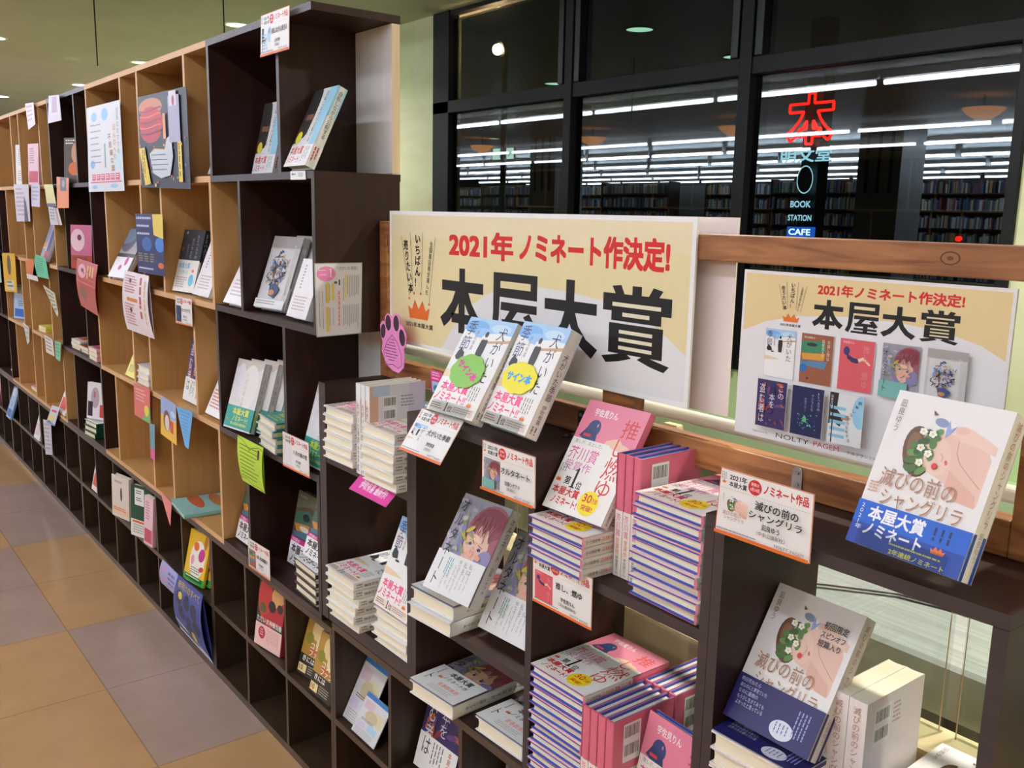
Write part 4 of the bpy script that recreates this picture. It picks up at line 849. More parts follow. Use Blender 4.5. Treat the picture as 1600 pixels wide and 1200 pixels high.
# ------------------------------------------------------------------ wooden fence behind the display shelves
fn = empty('wooden_fence', (0, .155, 1.0), label='brown stained wooden rail frame standing behind the display shelves', cat='fence')
bx('post', (.003, 0, .0005), (.034, .03, .348), M_WOOD, fn, bevel=.002)
bx('rail', (.0345, .0, .309), (1.3995, .03, .347), M_WOOD, fn, bevel=.002)
bx('rail', (.0345, .0, .0005), (1.3995, .03, .044), M_WOOD, fn, bevel=.002)
bx('post', (.735, .002, .0445), (.808, .028, .3085), M_WOOD, fn, bevel=.002)
bx('post', (1.400, 0, .0005), (1.465, .03, .36), M_WOOD, fn, bevel=.002)
kn = Pr(30, 20); kn.ell(15, 10, 12, 8, '5a3018'); kn.ell(15, 10, 10, 6.4, '94603a'); kn.ell(15, 10, 4, 2.5, '6a3c20')
me = kn.mesh('knot', lambda a, b, n: (1.285 + a / 1000, -n, .340 - b / 1000)); o = bpy.data.objects.new('knot', me); o.parent = fn; COL.objects.link(o)
def bracket(x, m, lab):
    r = empty('corner_bracket', (x, .154, 1.0005), label=lab, cat='bracket')
    mb = MB(); w = .008
    pr = [(-w, .002), (w, .002), (w, .034)] + [(w * math.cos(a * PI / 8), .034 + w * math.sin(a * PI / 8)) for a in range(1, 8)] + [(-w, .034)]
    mb.extr([(p[0], p[1]) for p in pr], 1, -.0015, 0, m); mb.obj('wall_leaf', r)
    mb = MB(); pr = [(-w, 0), (w, 0), (w, -.034)] + [(w * math.cos(a * PI / 8), -.034 - w * math.sin(a * PI / 8)) for a in range(1, 8)] + [(-w, -.034)]
    mb.extr(pr, 2, 0, .0015, m); mb.obj('foot_leaf', r)
    for z in (.018, .034): MB().tube((0, -.0015, z), (0, -.0035, z), .0035, M_METAL, 12).obj('screw', r)
    for y in (-.018, -.034): MB().tube((0, y, .0015), (0, y, .0035), .0035, M_METAL, 12).obj('screw', r)
    return r
bracket(.690, M_BLKM, 'black corner bracket on the shelf top beside the pink book')
bracket(1.123, M_METAL, 'shiny steel corner bracket behind the nomination card at the right')
bracket(1.345, M_METAL, 'shiny steel corner bracket right of the blue-banded book')

# ------------------------------------------------------------------ posters on the fence
P = Pr(870, 284); P.rect(0, 0, 870, 284, 'f2f0ee'); P.rect(8, 8, 854, 268, 'e9d9a6'); P.rect(8, 8, 854, 46, 'ebdcb4')
arc = [(207, 276)] + [(207 + (867 - 207) * (i / 24), 129 + 147 * ((i - 11.5) / 11.5) ** 2 * (.98 if i < 12 else .46)) for i in range(1, 25)]
arc = [(205, 276), (230, 246), (270, 208), (310, 178), (359, 153), (410, 138), (465, 130), (520, 128), (600, 130), (680, 137), (764, 152), (820, 180), (862, 206), (862, 276)]
P.poly(arc, 'e9e6e6')
P.t('2021年', 231, 36, 208, 52, 'd8221e', .035); P.t('ノミネート作決定!', 457, 33, 364, 52, 'd8221e', .035)
for s_, x, w in (('本', 201, 152), ('屋', 368, 144), ('大', 526, 144), ('賞', 677, 156)): P.kanji(s_, x, 109, w, 128, '141414', 'e9d9a6' if s_ == '屋' else 'e9e0c4')
P.crown(77, 184, 84, 40, 'e8702a'); P.t('2021年本屋大賞', 68, 232, 106, 11, K, .012)
for a, b, c, d_ in ((49, 52, 83, 178), (85, 43, 96, 163), (134, 43, 130, 163), (182, 52, 160, 186)): P.line(a, b, c, d_, .9, '3a3a3a')
for x, y in ((82, 183), (101, 171), (127, 170), (160, 190)): P.ell(x, y, 3, 3, 'e8702a')
P.v('売りたい本', 58, 60, 19, 112, K, .015, 5); P.v('いちばん!', 104, 46, 22, 112, K, .015); P.v('全国書店員が選んだ', 161, 60, 12, 112, K, .006, -2)
P.t('※画像は掲載しています', 470, 264, 60, 4.5, '5a5a5a', 0)
quad_print('poster', P, xz(.1505, (.056, 1.371), (.926, 1.371), (.926, 1.087), (.056, 1.087)), .004, label='wide cream poster with large black characters and red heading on the fence', cat='poster')
o = bx('backing_panel', (.20, .186, 1.08), (.972, .189, 1.371), paper('ecdcd6', .4)); tag(o, 'plain pinkish white board behind the wide cream poster', 'board')
P = Pr(362, 229); P.rect(0, 0, 362, 229, 'e9e3e3'); P.rect(4, 4, 354, 84, 'e6cd98')
P.poly([(4, 92), (4, 84), (40, 68), (90, 56), (160, 50), (230, 50), (290, 56), (330, 66), (358, 80), (358, 225), (4, 225)], 'e8e4e5')
P.t('2021年ノミネート作決定!', 117, 11, 190, 15, RED, .03); 
for s_, x, w in (('本', 112, 45), ('屋', 160, 45), ('大', 208, 45), ('賞', 257, 48)): P.kanji(s_, x, 31, w, 38, '161616', 'e6d3a8')
P.crown(67, 54, 26, 11); P.t('2021年本屋大賞', 64, 67.5, 32, 3.6, K, .01)
for a, b, c, d_ in ((58, 16, 68, 50), (70, 12, 74, 48), (88, 12, 87, 48), (101, 16, 94, 51)): P.line(a, b, c, d_, .4, '3a3a3a')
P.v('売りたい本', 62, 18, 6, 32, K, .01, 1.2); P.v('いちばん!', 77, 13, 7, 34, K, .01); P.v('全国書店員が選んだ', 93, 18, 3.6, 32, K, 0, -.6)
def th(f, x, y, fx=.362, fy=.345): P.rect(x - .4, y - .4, 48.2, 65.8, 'c8c4c4'); P.push(x, y, fx, fy); f(P); P.pop()
def seek_cov(P):
    P.rect(0, 0, 130, 188, '9a5c40'); P.poly([(0, 30), (90, 22), (104, 60), (40, 76), (0, 70)], '3f8a64'); P.ell(44, 40, 22, 7, '2a3430'); P.poly([(4, 76), (100, 68), (96, 96), (8, 100)], 'd89a40'); P.poly([(0, 104), (110, 98), (100, 128), (0, 120)], '5a86a8'); P.ell(14, 132, 16, 16, '2f6ab0'); P.ell(34, 170, 5, 5, '4a3428')
    P.t('青山美智子', 10, 10, 46, 8, 'e8ddd0', .01); P.v('お探し物は', 106, 16, 12, 78, 'e8ddd0', 0); P.v('図書室まで', 84, 16, 12, 70, 'e8ddd0', 0)
def night_cov(P):
    P.rect(0, 0, 130, 188, '1e2450')
    for i in range(50):
        R = random.Random(i); P.ell(R.uniform(30, 110), R.uniform(100, 160), R.uniform(1, 4), R.uniform(1, 4), ['3a70b0', '58b0a0', '2a4a90', '8ad0c0'][i % 4], 0, 6)
    P.ell(60, 122, 8, 12, '5ac07a'); P.v('52ヘルツの', 108, 12, 13, 70, 'c8d0e4', 0); P.v('クジラたち', 82, 22, 12, 66, 'a8b4d4', 0); P.v('町田そのこ', 56, 40, 9, 52, 'a8b4d4', 0)
def cyc_cov(P):
    P.rect(0, 0, 130, 188, 'e2e2e0'); P.ell(120, 60, 30, 60, '9acce4'); P.poly([(0, 0), (34, 0), (30, 60), (60, 90), (46, 124), (20, 110), (0, 120)], '2e2a28'); P.rect(50, 78, 28, 18, 'b08a70')
    for i in range(5): P.rect(6, 50 + i * 26, 60, 12, '8ac0dc'); P.rect(14, 0, 4, 186, '24282c')
    for i, ch in enumerate('自転しながら公転する'): P.t(ch, 112 - 34 * math.sin(i / 9 * PI * .8) - i * 1.5, 18 + i * 16, 11, 12, '3a3a40', 0)
    P.v('山本文緒', 4, 8, 12, 50, 'e8e4e0', 0)
th(dog_cover, 43, 77); th(seek_cov, 100, 77); th(oshi_cover, 157, 77); th(lambda P: (alt_art(P), P.rect(0, 130, 100, 58, '7ab8b0'), P.v('オルタネート', 8, 20, 20, 150, K, 0)), 215, 76); th(lambda P: (silver_front(P), P.rect(0, 164, 130, 24, 'a8a49e')), 273, 75)
th(thief_art, 42, 145.5); th(night_cov, 99, 145.5); th(cyc_cov, 156, 145)
P.t('Supported by', 42, 216, 24, 3.6, '6a6a6a', 0); P.t('NOLTY', 80, 214, 51, 6.5, K, 0); P.t('PAGEM', 138, 213.5, 37, 7, 'b83a40', 0); P.t('手帳ブランドNOLTY', 186, 216, 56, 4.5, '5a5a5a', 0)
quad_print('poster', P, xz(.1505, (1.016, 1.301), (1.380, 1.301), (1.380, 1.072), (1.016, 1.072)), .003, label='smaller poster showing a grid of book covers, hung at the right of the fence', cat='poster')

# paw sign on a stick
pw = empty('paw_sign', (.122, .118, 1.089), label='pink paw-shaped handwritten sign on a stick left of the wide poster', cat='sign')
def outline(r0): return [(0, -60 - r0), (-32 - r0, -40), (-38 - r0, -18), (-28, 2), (-46 - r0, 14), (-50 - r0, 34), (-40, 46 + r0), (-30, 44 + r0), (-28, 58 + r0), (-18, 64 + r0), (-6, 56 + r0), (0, 52), (8, 64 + r0), (20, 66 + r0), (30, 56 + r0), (30, 40), (42 + r0, 36), (50 + r0, 20), (46 + r0, -2), (34, -20), (38 + r0, -40), (24, -58 - r0)]
ol = [(0, -58), (-30, -46), (-46, -20), (-42, 0), (-50, 16), (-52, 36), (-42, 46), (-32, 44), (-32, 56), (-22, 64), (-10, 62), (-3, 54), (2, 64), (14, 68), (26, 62), (30, 46), (42, 40), (52, 24), (50, 4), (42, -8), (46, -24), (42, -46), (22, -60)]
mb = MB(); mb.extr([(a / 1000 * 1.04, b / 1000) for a, b in ol], 1, 0, .002, paper('ee90cc', .5)); mb.obj('paw_card', pw)
P = Pr(120, 140); D = '3a2438'
for x, y, rx, ry, rt in ((-39, 24, 10, 16, 8), (-18, 44, 11, 17, -4), (14, 46, 11, 17, -6), (37, 18, 11, 18, -14)): P.ell(60 + x, 70 - y, rx, ry, D, rt)
P.curve([(60 + x, 70 - y) for x, y in ((-2, 20), (-22, 4), (-36, -20), (-34, -40), (-20, -48), (0, -44), (22, -50), (36, -42), (34, -18), (18, 6), (-2, 20))], 1.2, D)
for i in range(8): P.scrib(60 - [8, 14, 22, 28, 30, 30, 26, 16][i], 60 + i * 6.4, [18, 30, 44, 54, 60, 60, 50, 32][i], 3.4, 1, '5a3050', seed=i)
me = P.mesh('paw_print', lambda a, b, n: ((a - 60) / 1000 * 1.04, -n, (70 - b) / 1000)); o = bpy.data.objects.new('paw_print', me); o.parent = pw; COL.objects.link(o)
bx('stick', (-.004, .0025, -.089), (.004, .0045, .0), M_CLEAR, pw)
P = Pr(42, 58); P.rect(0, 0, 42, 58, 'e83a90'); P.scrib(5, 4, 32, 12, 2, 'f8e0ec'); P.scrib(5, 18, 32, 8, 1, 'f8e0ec'); P.rect(5, 28, 32, 28, 'a8d4ec'); P.ell(20, 44, 10, 8, '5a86b0')
quad_print('promo_sign', P, xz(.14, (.237, 1.048), (.279, 1.048), (.279, 1.001), (.240, 1.001)), label='small pink and blue sign behind the sticker book pair', cat='sign')

# ------------------------------------------------------------------ title cards and leaflets hung on the shelf edges
def nc(q, *a, label, **k): return quad_print('nomination_card', nom_card(*a, **k), q, .0008, label='nomination card with orange foot, ' + label, cat='card', partname='card_print')
nc(xz(-.012, (-.223, 1.790), (-.077, 1.790), (-.083, 1.703), (-.232, 1.703)), '自転しながら公転する', '山本文緒', '新潮社', cyc_cov, label='hanging from the very top shelf edge')
nc(xz(-.010, (-.896, 1.1155), (-.758, 1.1165), (-.759, 1.038), (-.898, 1.035)), '52ヘルツのクジラたち', '町田そのこ', '中央公論新社', night_cov, label='on the tan shelf edge under the dark and white book')
nc(xz(-.010, (-.168, .855), (-.031, .855), (-.029, .773), (-.171, .771)), '八月の銀の雪', '伊与原新', '新潮社', lambda P: (P.rect(0, 0, 130, 188, 'e6e4e4'),), label='beside the green-banded books')
nc(xz(-.010, (-.404, .522), (-.266, .528), (-.266, .447), (-.402, .443)), 'お探し物は図書室まで', '青山美智子', 'ポプラ社', seek_cov, label='on the dark edge above the red book')
nc(poses(.430, -.052, .947, 0, 35, .133, .0855), '犬がいた季節', '伊吹有喜', '双葉社', dog_cover, label='tilted below the green sticker book')
nc(xz(-.008, (.625, .999), (.764, 1.000), (.766, .917), (.625, .915)), 'オルタネート', '加藤シゲアキ', '新潮社', lambda P: (alt_art(P), P.rect(0, 130, 100, 58, '7ab8b0')), label='hanging above the portrait book')
nc(xz(-.008, (.764, .847), (.902, .847), (.903, .766), (.766, .765)), '推し、燃ゆ', '宇佐見りん', '河出書房新社', oshi_cover, label='with a red thumbnail below the pink book pile')
nc(xz(-.012, (1.127, 1.069), (1.259, 1.068), (1.260, .986), (1.123, .986)), '滅びの前の|シャングリラ', '凪良ゆう', '中央公論新社', shan_cover, lines=2, label='at the left of the blue-banded book')
P = Pr(30, 14); P.rect(0, 0, 30, 14, 'e8e6e2'); P.scrib(3, 4, 9, 5, 1, '3a3a3a'); P.scrib(16, 3, 11, 7, 3, '5a5a5a')
quad_print('price_label', P, xz(-.0015, (-.113, 1.452), (-.038, 1.451), (-.036, 1.433), (-.112, 1.4335)), .0004, label='small white barcode label on the edge of the top dark shelf', cat='label')
# handmade poster, white and blue
P = Pr(400, 290); W_ = 400
P.rect(0, 0, 400, 290, 'e2e2e6'); P.ell(90, 36, 36, 16, '9cd0f0'); P.ell(220, 34, 40, 20, '8cc8ee'); P.rect(300, 160, 90, 60, 'd0e2ea'); P.ell(60, 196, 28, 14, '8cc0e8')
for i in range(7): P.scrib(40, 62 + i * 21, 130, 8, 1, '8a8a94', seed=i)
for i, ch in enumerate('不思議な図書館'[:5]): P.t(ch, 248 + i * 8, 100 + i * 26, 34, 20, 'b0783a', .02)
P.rect(205, 130, 14, 80, '6a9a84'); P.v('ほんのへや', 305, 70, 34, 120, 'c8a86a', .01)
for i in range(6): P.rect(50 + i * 54, 230, 44, 22, 'dd5a7c'); P.scrib(54 + i * 54, 234, 36, 14, 2, 'f2e8ec')
P.rect(30, 256, 350, 4, 'dd5a7c'); P.ell(80, 274, 30, 7, 'a4ccec'); P.ell(300, 272, 40, 7, 'a4ccec'); P.v('店長のおすすめ', 352, 20, 26, 150, '8a9a6a', 0)
quad_print('handmade_poster', P, xz(-.014, (-1.735, 1.703), (-1.333, 1.699), (-1.335, 1.417), (-1.775, 1.416)), .001, paper('e6e4e8', .15), label='large white handwritten poster in clear film over the tan top row', cat='poster')
P = Pr(430, 268); P.rect(0, 0, 430, 268, '16182e'); P.ell(116, 36, 108, 26, 'c87a58'); P.ell(116, 80, 108, 46, 'cc2238'); P.ell(112, 104, 96, 34, 'b81838')
for i in range(5): P.curve([(14 + a * 20, 44 + i * 16 + 4 * math.sin(a * .5)) for a in range(11)], 5, 'e0604a' if i % 2 else '8c1430')
for i in range(60): R = random.Random(i); P.ell(R.uniform(10, 420), R.uniform(130, 262), R.uniform(2, 8), R.uniform(2, 6), ['e8c040', 'd8603a', '5a7ac0', 'c83a6c', '3a3e6c', '1c1e30'][i % 6], 0, 7)
P.poly([(104, 170), (150, 156), (240, 160), (262, 130), (300, 120), (310, 180), (280, 232), (200, 240), (130, 226)], 'c4ccd4'); P.curve([(104, 170), (150, 156), (240, 160), (262, 130)], 3, 'e0b040')
for i in range(4): P.scrib(120, 172 + i * 14, 160, 6, 1, '3a3e48', seed=i)
P.poly([(8, 152), (60, 150), (104, 256), (50, 262)], 'e8c828'); P.rect(352, 140, 30, 110, 'e8c828'); P.scrib(360, 146, 14, 98, 1, '2a2a1c', True, .5); P.scrib(36, 156, 30, 96, 2, '2a2a1c', True, .4)
P.rect(286, 16, 92, 126, 'a8a4c0'); P.rect(296, 4, 60, 40, 'd8d0dc'); P.ell(330, 30, 10, 14, 'b0305c'); P.rect(236, 60, 22, 70, 'e0905c')
quad_print('handmade_poster', P, xz(-.016, (-1.142, 1.691), (-.712, 1.684), (-.708, 1.418), (-1.143, 1.426)), .001, paper('16182e', .2), label='dark festival-style poster with red lantern and yellow strips over the tan top row', cat='poster')
def leaf(nm, q, bg, fn, lab, cat='leaflet', **k):
    w = (Vector(q[1]) - Vector(q[0])).length * 1000; h = (Vector(q[3]) - Vector(q[0])).length * 1000; P = Pr(w, h); P.rect(0, 0, w, h, bg); fn(P, w, h); return quad_print(nm, P, q, label=lab, cat=cat, m=paper(bg, .4), **k)
def sc_(col, rows=6): return lambda P, w, h: P.scrib(w * .1, h * .1, w * .8, h * .8, rows, col)
def f(P, w, h):
    for i in range(3): P.scrib(w * .04, h * (.05 + .13 * i), w * .55, h * .08, 1, 'c8d0e8', seed=i)
    P.ell(w * .4, h * .5, w * .18, h * .12, '3a6ab0'); P.poly([(w * .64, 0), (w, 0), (w, h * .4), (w * .66, h * .34)], 'e8cc5c'); P.ell(w * .86, h * .5, w * .16, h * .12, '4a86d8'); P.ell(w * .88, h * .84, w * .1, h * .05, 'e0702c')
    for i in range(3): P.scrib(w * (.06 + .22 * i), h * .66, w * .16, h * .16, 4, 'a8a060'); 
    P.scrib(w * .06, h * .9, w * .7, h * .06, 1, 'd8dcec')
leaf('promo_leaflet', xz(-.012, (-1.240, 1.346), (-.970, 1.347), (-.973, 1.166), (-1.238, 1.163)), '2c3468', f, 'dark blue leaflet with yellow corner standing on the tan shelf')
def f(P, w, h):
    P.rect(w * .2, h * .42, w * .4, h * .06, 'e8883a'); P.scrib(w * .08, h * .06, w * .5, h * .3, 7, 'c87880'); P.scrib(w * .1, h * .52, w * .4, h * .38, 8, 'c87880'); P.scrib(w * .68, h * .06, w * .12, h * .88, 1, 'b83a48', True, .6); P.scrib(w * .86, h * .1, w * .08, h * .85, 1, 'd8b84a', True, .5); P.ell(w * .3, h * .14, w * .05, h * .04, '3a3a4a'); P.ell(w * .34, h * .62, w * .05, h * .04, '3a3a4a')
leaf('promo_leaflet', xz(-.014, (-1.379, 1.160), (-1.121, 1.158), (-1.095, .964), (-1.387, .964)), 'e9dde0', f, 'long white and pink printed leaflet hanging below the blue one', bow=.012)
def f(P, w, h):
    P.rect(0, 0, w, h * .46, 'c86a7c'); P.ell(w * .3, h * .22, w * .2, h * .14, 'e8a8b8'); P.ell(w * .32, h * .2, w * .07, h * .04, '5a2a3c'); P.scrib(w * .55, h * .08, w * .36, h * .3, 3, 'e8c070', True); P.rect(w * .6, h * .3, w * .4, h * .7, 'b8382c'); P.ell(w * .36, h * .66, w * .2, h * .14, '8a5a54')
leaf('promo_leaflet', xz(-.018, (-1.988, 1.170), (-1.697, 1.160), (-1.730, .972), (-1.976, .990)), 'b85048', f, 'red comic-style leaflet hanging from the dark shelf edge', bow=.01)
def f(P, w, h): 
    for i in range(9): P.scrib(w * .1, h * (.14 + .085 * i), w * (.78 if i != 4 else .6), h * .04, 1, '4a5a20', seed=i)
    P.curve([(0, 2), (w * .25, h * .06), (w * .45, h * .16), (w * .5, h * .2), (w * .6, h * .12), (w * .85, h * .05), (w, h * .08)], 1.5, '4a5a20'); P.curve([(0, h * .9), (w * .3, h * .88), (w * .5, h * .96), (w * .8, h * .93), (w, h)], 1.5, '4a5a20'); P.rect(w * .82, h * .1, w * .07, h * .2, '4a2a14')
leaf('book_shaped_sign', xz(-.016, (-.434, .793), (-.271, .793), (-.268, .677), (-.412, .677)), 'bcdc3c', f, 'lime green open-book-shaped handwritten sign below the green-banded books', 'sign', bow=.006)
def f(P, w, h): P.scrib(w * .1, h * .12, w * .7, h * .4, 4, 'f0b8b0'); P.poly([(w * .5, h), (w, h * .5), (w, h)], '6ab86a'); P.ell(w * .78, h * .68, w * .14, h * .16, 'e8d83c')
leaf('promo_leaflet', xz(-.010, (-1.362, .783), (-1.186, .792), (-1.200, .672), (-1.372, .672)), 'dd6a68', f, 'coral leaflet with yellow and green corner on the tan third row')
def f(P, w, h): P.rect(0, 0, w, h * .45, '9ab0dc'); P.ell(w * .4, h * .55, w * .22, h * .26, '6a4a3c'); P.ell(w * .42, h * .6, w * .14, h * .2, 'f0dcd4'); P.rect(w * .62, h * .48, w * .2, h * .3, 'd84a4a'); P.ell(w * .8, h * .3, w * .16, h * .08, 'c8d8f0')
leaf('promo_card', xz(-.010, (-1.075, .790), (-.935, .783), (-.944, .655), (-1.095, .662)), 'f0c040', f, 'yellow and blue picture card on the tan third row', 'card')
def f(P, w, h): 
    for i in range(9): P.scrib(w * .1, h * (.08 + .09 * i), w * .75, h * .03, 1, '2f6aa8', seed=i)
leaf('leaf_shaped_sign', xz(-.018, (-.905, .785), (-.764, .793), (-.815, .672), (-.845, .676)), '6cb4ec', f, 'light blue leaf-shaped handwritten sign beside the yellow picture card', 'sign')
leaf('promo_strip', xz(-.010, (-1.208, .672), (-1.155, .680), (-1.170, .556), (-1.216, .556)), '6a9aa8', lambda P, w, h: P.rect(0, h * .7, w, h * .3, 'd85a90'), 'narrow teal and pink strip under the coral leaflet', 'strip')
leaf('paper_tab', xz(-.010, (-1.13, .462), (-1.02, .452), (-1.045, .37), (-1.075, .40)), 'ee8a88', lambda P, w, h: None, 'small salmon paper tab on the tan shelf edge above the yellow book', 'tab')
def f(P, w, h):
    P.t('夜明けのすべて'[:7], w * .08, h * .04, w * .84, h * .12, 'c8b060', .01)
    for i, (x, y) in enumerate(((.2, .3), (.48, .3), (.74, .34), (.3, .52), (.55, .6), (.8, .56), (.5, .76))): P.ell(w * x, h * y, w * .11, h * .12, '23284c')
    P.ell(w * .24, h * .26, w * .07, h * .06, 'e8c83a'); P.ell(w * .62, h * .78, w * .07, h * .08, 'e8c83a'); P.poly([(0, h * .74), (w * .3, h * .78), (w, h * .9), (w, h), (0, h)], 'e4e2ea'); P.scrib(w * .06, h * .84, w * .4, h * .08, 2, '5a5a8a')
leaf('promo_leaflet', xz(-.018, (-.960, .236), (-.745, .243), (-.672, .052), (-.963, .055)), '3f4c94', f, 'dark blue leaflet with black balloons hanging over the bottom row', bow=.02)
leaf('promo_leaflet', xz(-.010, (-1.143, .226), (-.991, .225), (-.984, .142), (-1.168, .137)), 'a8a8d8', lambda P, w, h: (P.ell(w * .3, h * .4, w * .2, h * .3, 'd89ab8'), P.scrib(w * .5, h * .2, w * .4, h * .6, 3, '5a5ab0')), 'lilac picture leaflet left of the balloon leaflet', bow=.008)
# award notice on the tall unit's side panel
P = Pr(122, 158); P.rect(0, 0, 122, 158, 'b8bcb8'); P.rect(2, 2, 118, 154, 'e9e7ea'); P.ell(29, 23, 24, 16, 'f08cc4'); P.one(36, 12, 8, 18, 'fbe8f2'); P.scrib(10, 14, 24, 5, 1, 'fbe0ee'); P.scrib(12, 24, 20, 4, 1, 'fbe0ee'); P.t('「犬がいた季節」', 58, 8, 52, 8, '6a6a6e', 0)
for i in range(8): P.scrib(72 + i * 5.5, 28 + (0 if i > 1 else 6), 2.4, 52, 1, '9a9a9e', True, .8, i)
for i in range(8): P.scrib(72 + i * 5.5, 92, 2.4, 52, 1, '9a9a9e', True, .8, i + 9)
for i in range(5): P.scrib(8 + i * 9, 46 if i > 1 else 60, 2.6, 38, 1, 'b0a8a0', True, .8, i); P.scrib(8 + i * 9, 96, 2.6, 48, 1, 'b0b0b4', True, .8, i + 5)
P.rect(28, 42, 7, 44, 'e8d060'); P.rect(42, 44, 6, 36, 'e8d060'); P.rect(26, 94, 8, 54, 'e8d060'); P.rect(76, 26, 5, 50, 'eedd8c'); P.scrib(58, 60, 8, 80, 1, 'f0a0a0', True, .6); P.rect(60, 36, 3, 12, K); P.ell(52, 42, 4, 3, '6a5a50')
quad_print('award_notice', P, [(.0015, -.004, 1.257), (.0015, .112, 1.257), (.0015, .108, 1.099), (.0015, -.001, 1.097)], .0006, label='white printed notice with pink oval taped to the end panel of the tall shelves', cat='notice')
# pink strip under the white book pile
P = Pr(146, 46); P.rect(0, 0, 146, 46, 'e23a9c'); P.rect(1.5, 1.5, 143, 43, 'e84aa6'); P.t('伊吹有喜 最新作!', 24, 17, 100, 19, 'fbeaf4', .02); P.scrib(14, 6, 116, 5, 1, 'f8d0e6')
quad_print('promo_strip', P, [(.186, .012, .8408), (.334, .012, .8408), (.352, -.035, .8130), (.205, -.035, .8130)], .0005, label='bright pink strip with white lettering under the right white book pile', cat='strip')
# far left leaflets
for q, bg, fn, lab in (
    (((-3.145, 1.459), (-2.814, 1.455), (-2.83, 1.292), (-3.135, 1.286)), 'dcd4de', lambda P, w, h: (P.scrib(w * .1, h * .1, w * .6, h * .8, 7, 'b8a4b4'), P.poly([(w * .66, h * .3), (w * .8, h * .5), (w * .9, h), (w * .6, h)], '5a5a68')), 'white leaflet with grey figure, leftmost on the far tan shelf edge'),
    (((-2.747, 1.454), (-2.58, 1.452), (-2.612, 1.356), (-2.779, 1.36)), 'd8d0e0', lambda P, w, h: P.scrib(w * .1, h * .1, w * .8, h * .7, 4, 'a89ab8'), 'narrow lilac leaflet second from the left on the far tan shelf edge'),
    (((-2.495, 1.451), (-2.344, 1.449), (-2.300, 1.36), (-2.47, 1.36)), 'e4dca0', lambda P, w, h: P.rect(0, h * .85, w, h * .15, '5a6080'), 'pale yellow card on the far tan shelf edge beside the orange one'),
    (((-2.45, 1.36), (-2.28, 1.355), (-2.225, 1.288), (-2.43, 1.286)), 'd4d0d8', lambda P, w, h: (P.scrib(w * .1, h * .1, w * .5, h * .7, 4, '8a8a94'), P.rect(w * .7, 0, w * .12, h, 'c88a5a')), 'grey patterned card under the pale yellow card'),
    (((-2.265, 1.478), (-2.067, 1.470), (-2.098, 1.357), (-2.291, 1.355)), 'f09468', lambda P, w, h: (P.rect(w * .3, h * .02, w * .5, h * .42, '6a6a74'), P.ell(w * .55, h * .2, w * .12, h * .12, 'a8a8ac')), 'orange card with dark photo on the far dark shelf edge'),
    (((-2.759, 1.797), (-2.592, 1.789), (-2.586, 1.70), (-2.73, 1.685)), 'e6dce4', lambda P, w, h: P.scrib(w * .1, h * .1, w * .7, h * .7, 4, 'c89ab0'), 'crumpled white card hanging from the far tan top edge'),
    (((-2.307, 1.792), (-2.137, 1.782), (-2.123, 1.687), (-2.35, 1.689)), 'dcd4e0', lambda P, w, h: P.rect(w * .3, h * .05, w * .45, h * .6, 'b89ab8'), 'white and mauve card hanging from the far dark top edge'),
    (((-3.586, 1.115), (-3.245, 1.13), (-3.256, .939), (-3.58, .92)), 'e8b428', lambda P, w, h: (P.ell(w * .5, h * .3, w * .15, h * .26, '5a4a30'), P.rect(w * .2, h * .7, w * .6, h * .25, 'e4d8c0'), P.scrib(w * .25, h * .72, w * .5, h * .2, 2, '3a3a2a')), 'yellow leaflet with a dark figure at the left edge'),
    (((-3.006, 1.114), (-2.822, 1.118), (-2.746, 1.028), (-2.994, 1.026)), 'd87848', lambda P, w, h: P.rect(0, h * .75, w, h * .25, 'e4dcd8'), 'orange picture leaflet left of the green card'),
    (((-2.772, 1.149), (-2.569, 1.142), (-2.535, 1.053), (-2.861, 1.049)), '6cc8a0', lambda P, w, h: P.scrib(w * .2, h * .12, w * .6, h * .7, 7, '3a9a78'), 'mint green handwritten card on the far tan shelf edge'),
    (((-2.507, .788), (-2.388, .796), (-2.424, .709), (-2.506, .712)), '7cc8a0', sc_('4a9a78', 4), 'small mint green tab left of the dark shelf edge'),
    (((-2.705, .793), (-2.542, .792), (-2.528, .717), (-2.69, .716)), 'e4dcc8', sc_('7a7a9a', 4), 'small cream striped card left of the mint green tab'),
    (((-2.649, .48), (-2.498, .495), (-2.627, .386), (-2.799, .371)), 'd8e0f0', lambda P, w, h: (P.rect(w * .2, h * .2, w * .6, h * .12, 'd83a6a'), P.rect(w * .1, h * .5, w * .6, h * .3, 'e8e080'), P.rect(0, h * .9, w, h * .1, '7a9ad0')), 'tilted white and yellow card on the far low shelf edge'),
    (((-2.865, .374), (-2.70, .396), (-2.711, .234), (-2.865, .203)), 'd0d0d4', sc_('a0a0a4', 7), 'long grey leaflet hanging in front of the far pigeonholes'),
    (((-3.9, 1.13), (-3.66, 1.13), (-3.66, .96), (-3.9, .94)), 'a8c8b8', sc_('e8e070', 3), 'teal and yellow leaflet cut by the left picture edge'),
    (((-3.17, .80), (-3.03, .79), (-3.05, .72), (-3.10, .70)), 'dcd4cc', sc_('a8a0a0', 3), 'small cream tag at the far left below the blue booklet'),
    (((-2.66, 1.02), (-2.44, 1.0), (-2.40, .92), (-2.42, .90)), 'd8d0b8', sc_('6a6a54', 5), 'folded patterned leaflet edge beside the far dark cell')):
    leaf('promo_leaflet', xz(-.012, *q), bg, fn, lab)

# ------------------------------------------------------------------ clear stands
def stand(bk, t, shelf, label=''):
    r = empty('book_stand', label=label, cat='book stand'); r.matrix_world = bk.matrix_world.copy()
    bx('lip', (.014, -.0075, -.003), (.116, -.0060, .020), M_CLEAR, r); bx('ledge', (.014, -.0075, -.0045), (.116, t + .004, -.003), M_CLEAR, r)
    bx('back_rest', (.020, t + .004, -.003), (.110, t + .0055, .095), M_CLEAR, r); return r
Y_ = TY
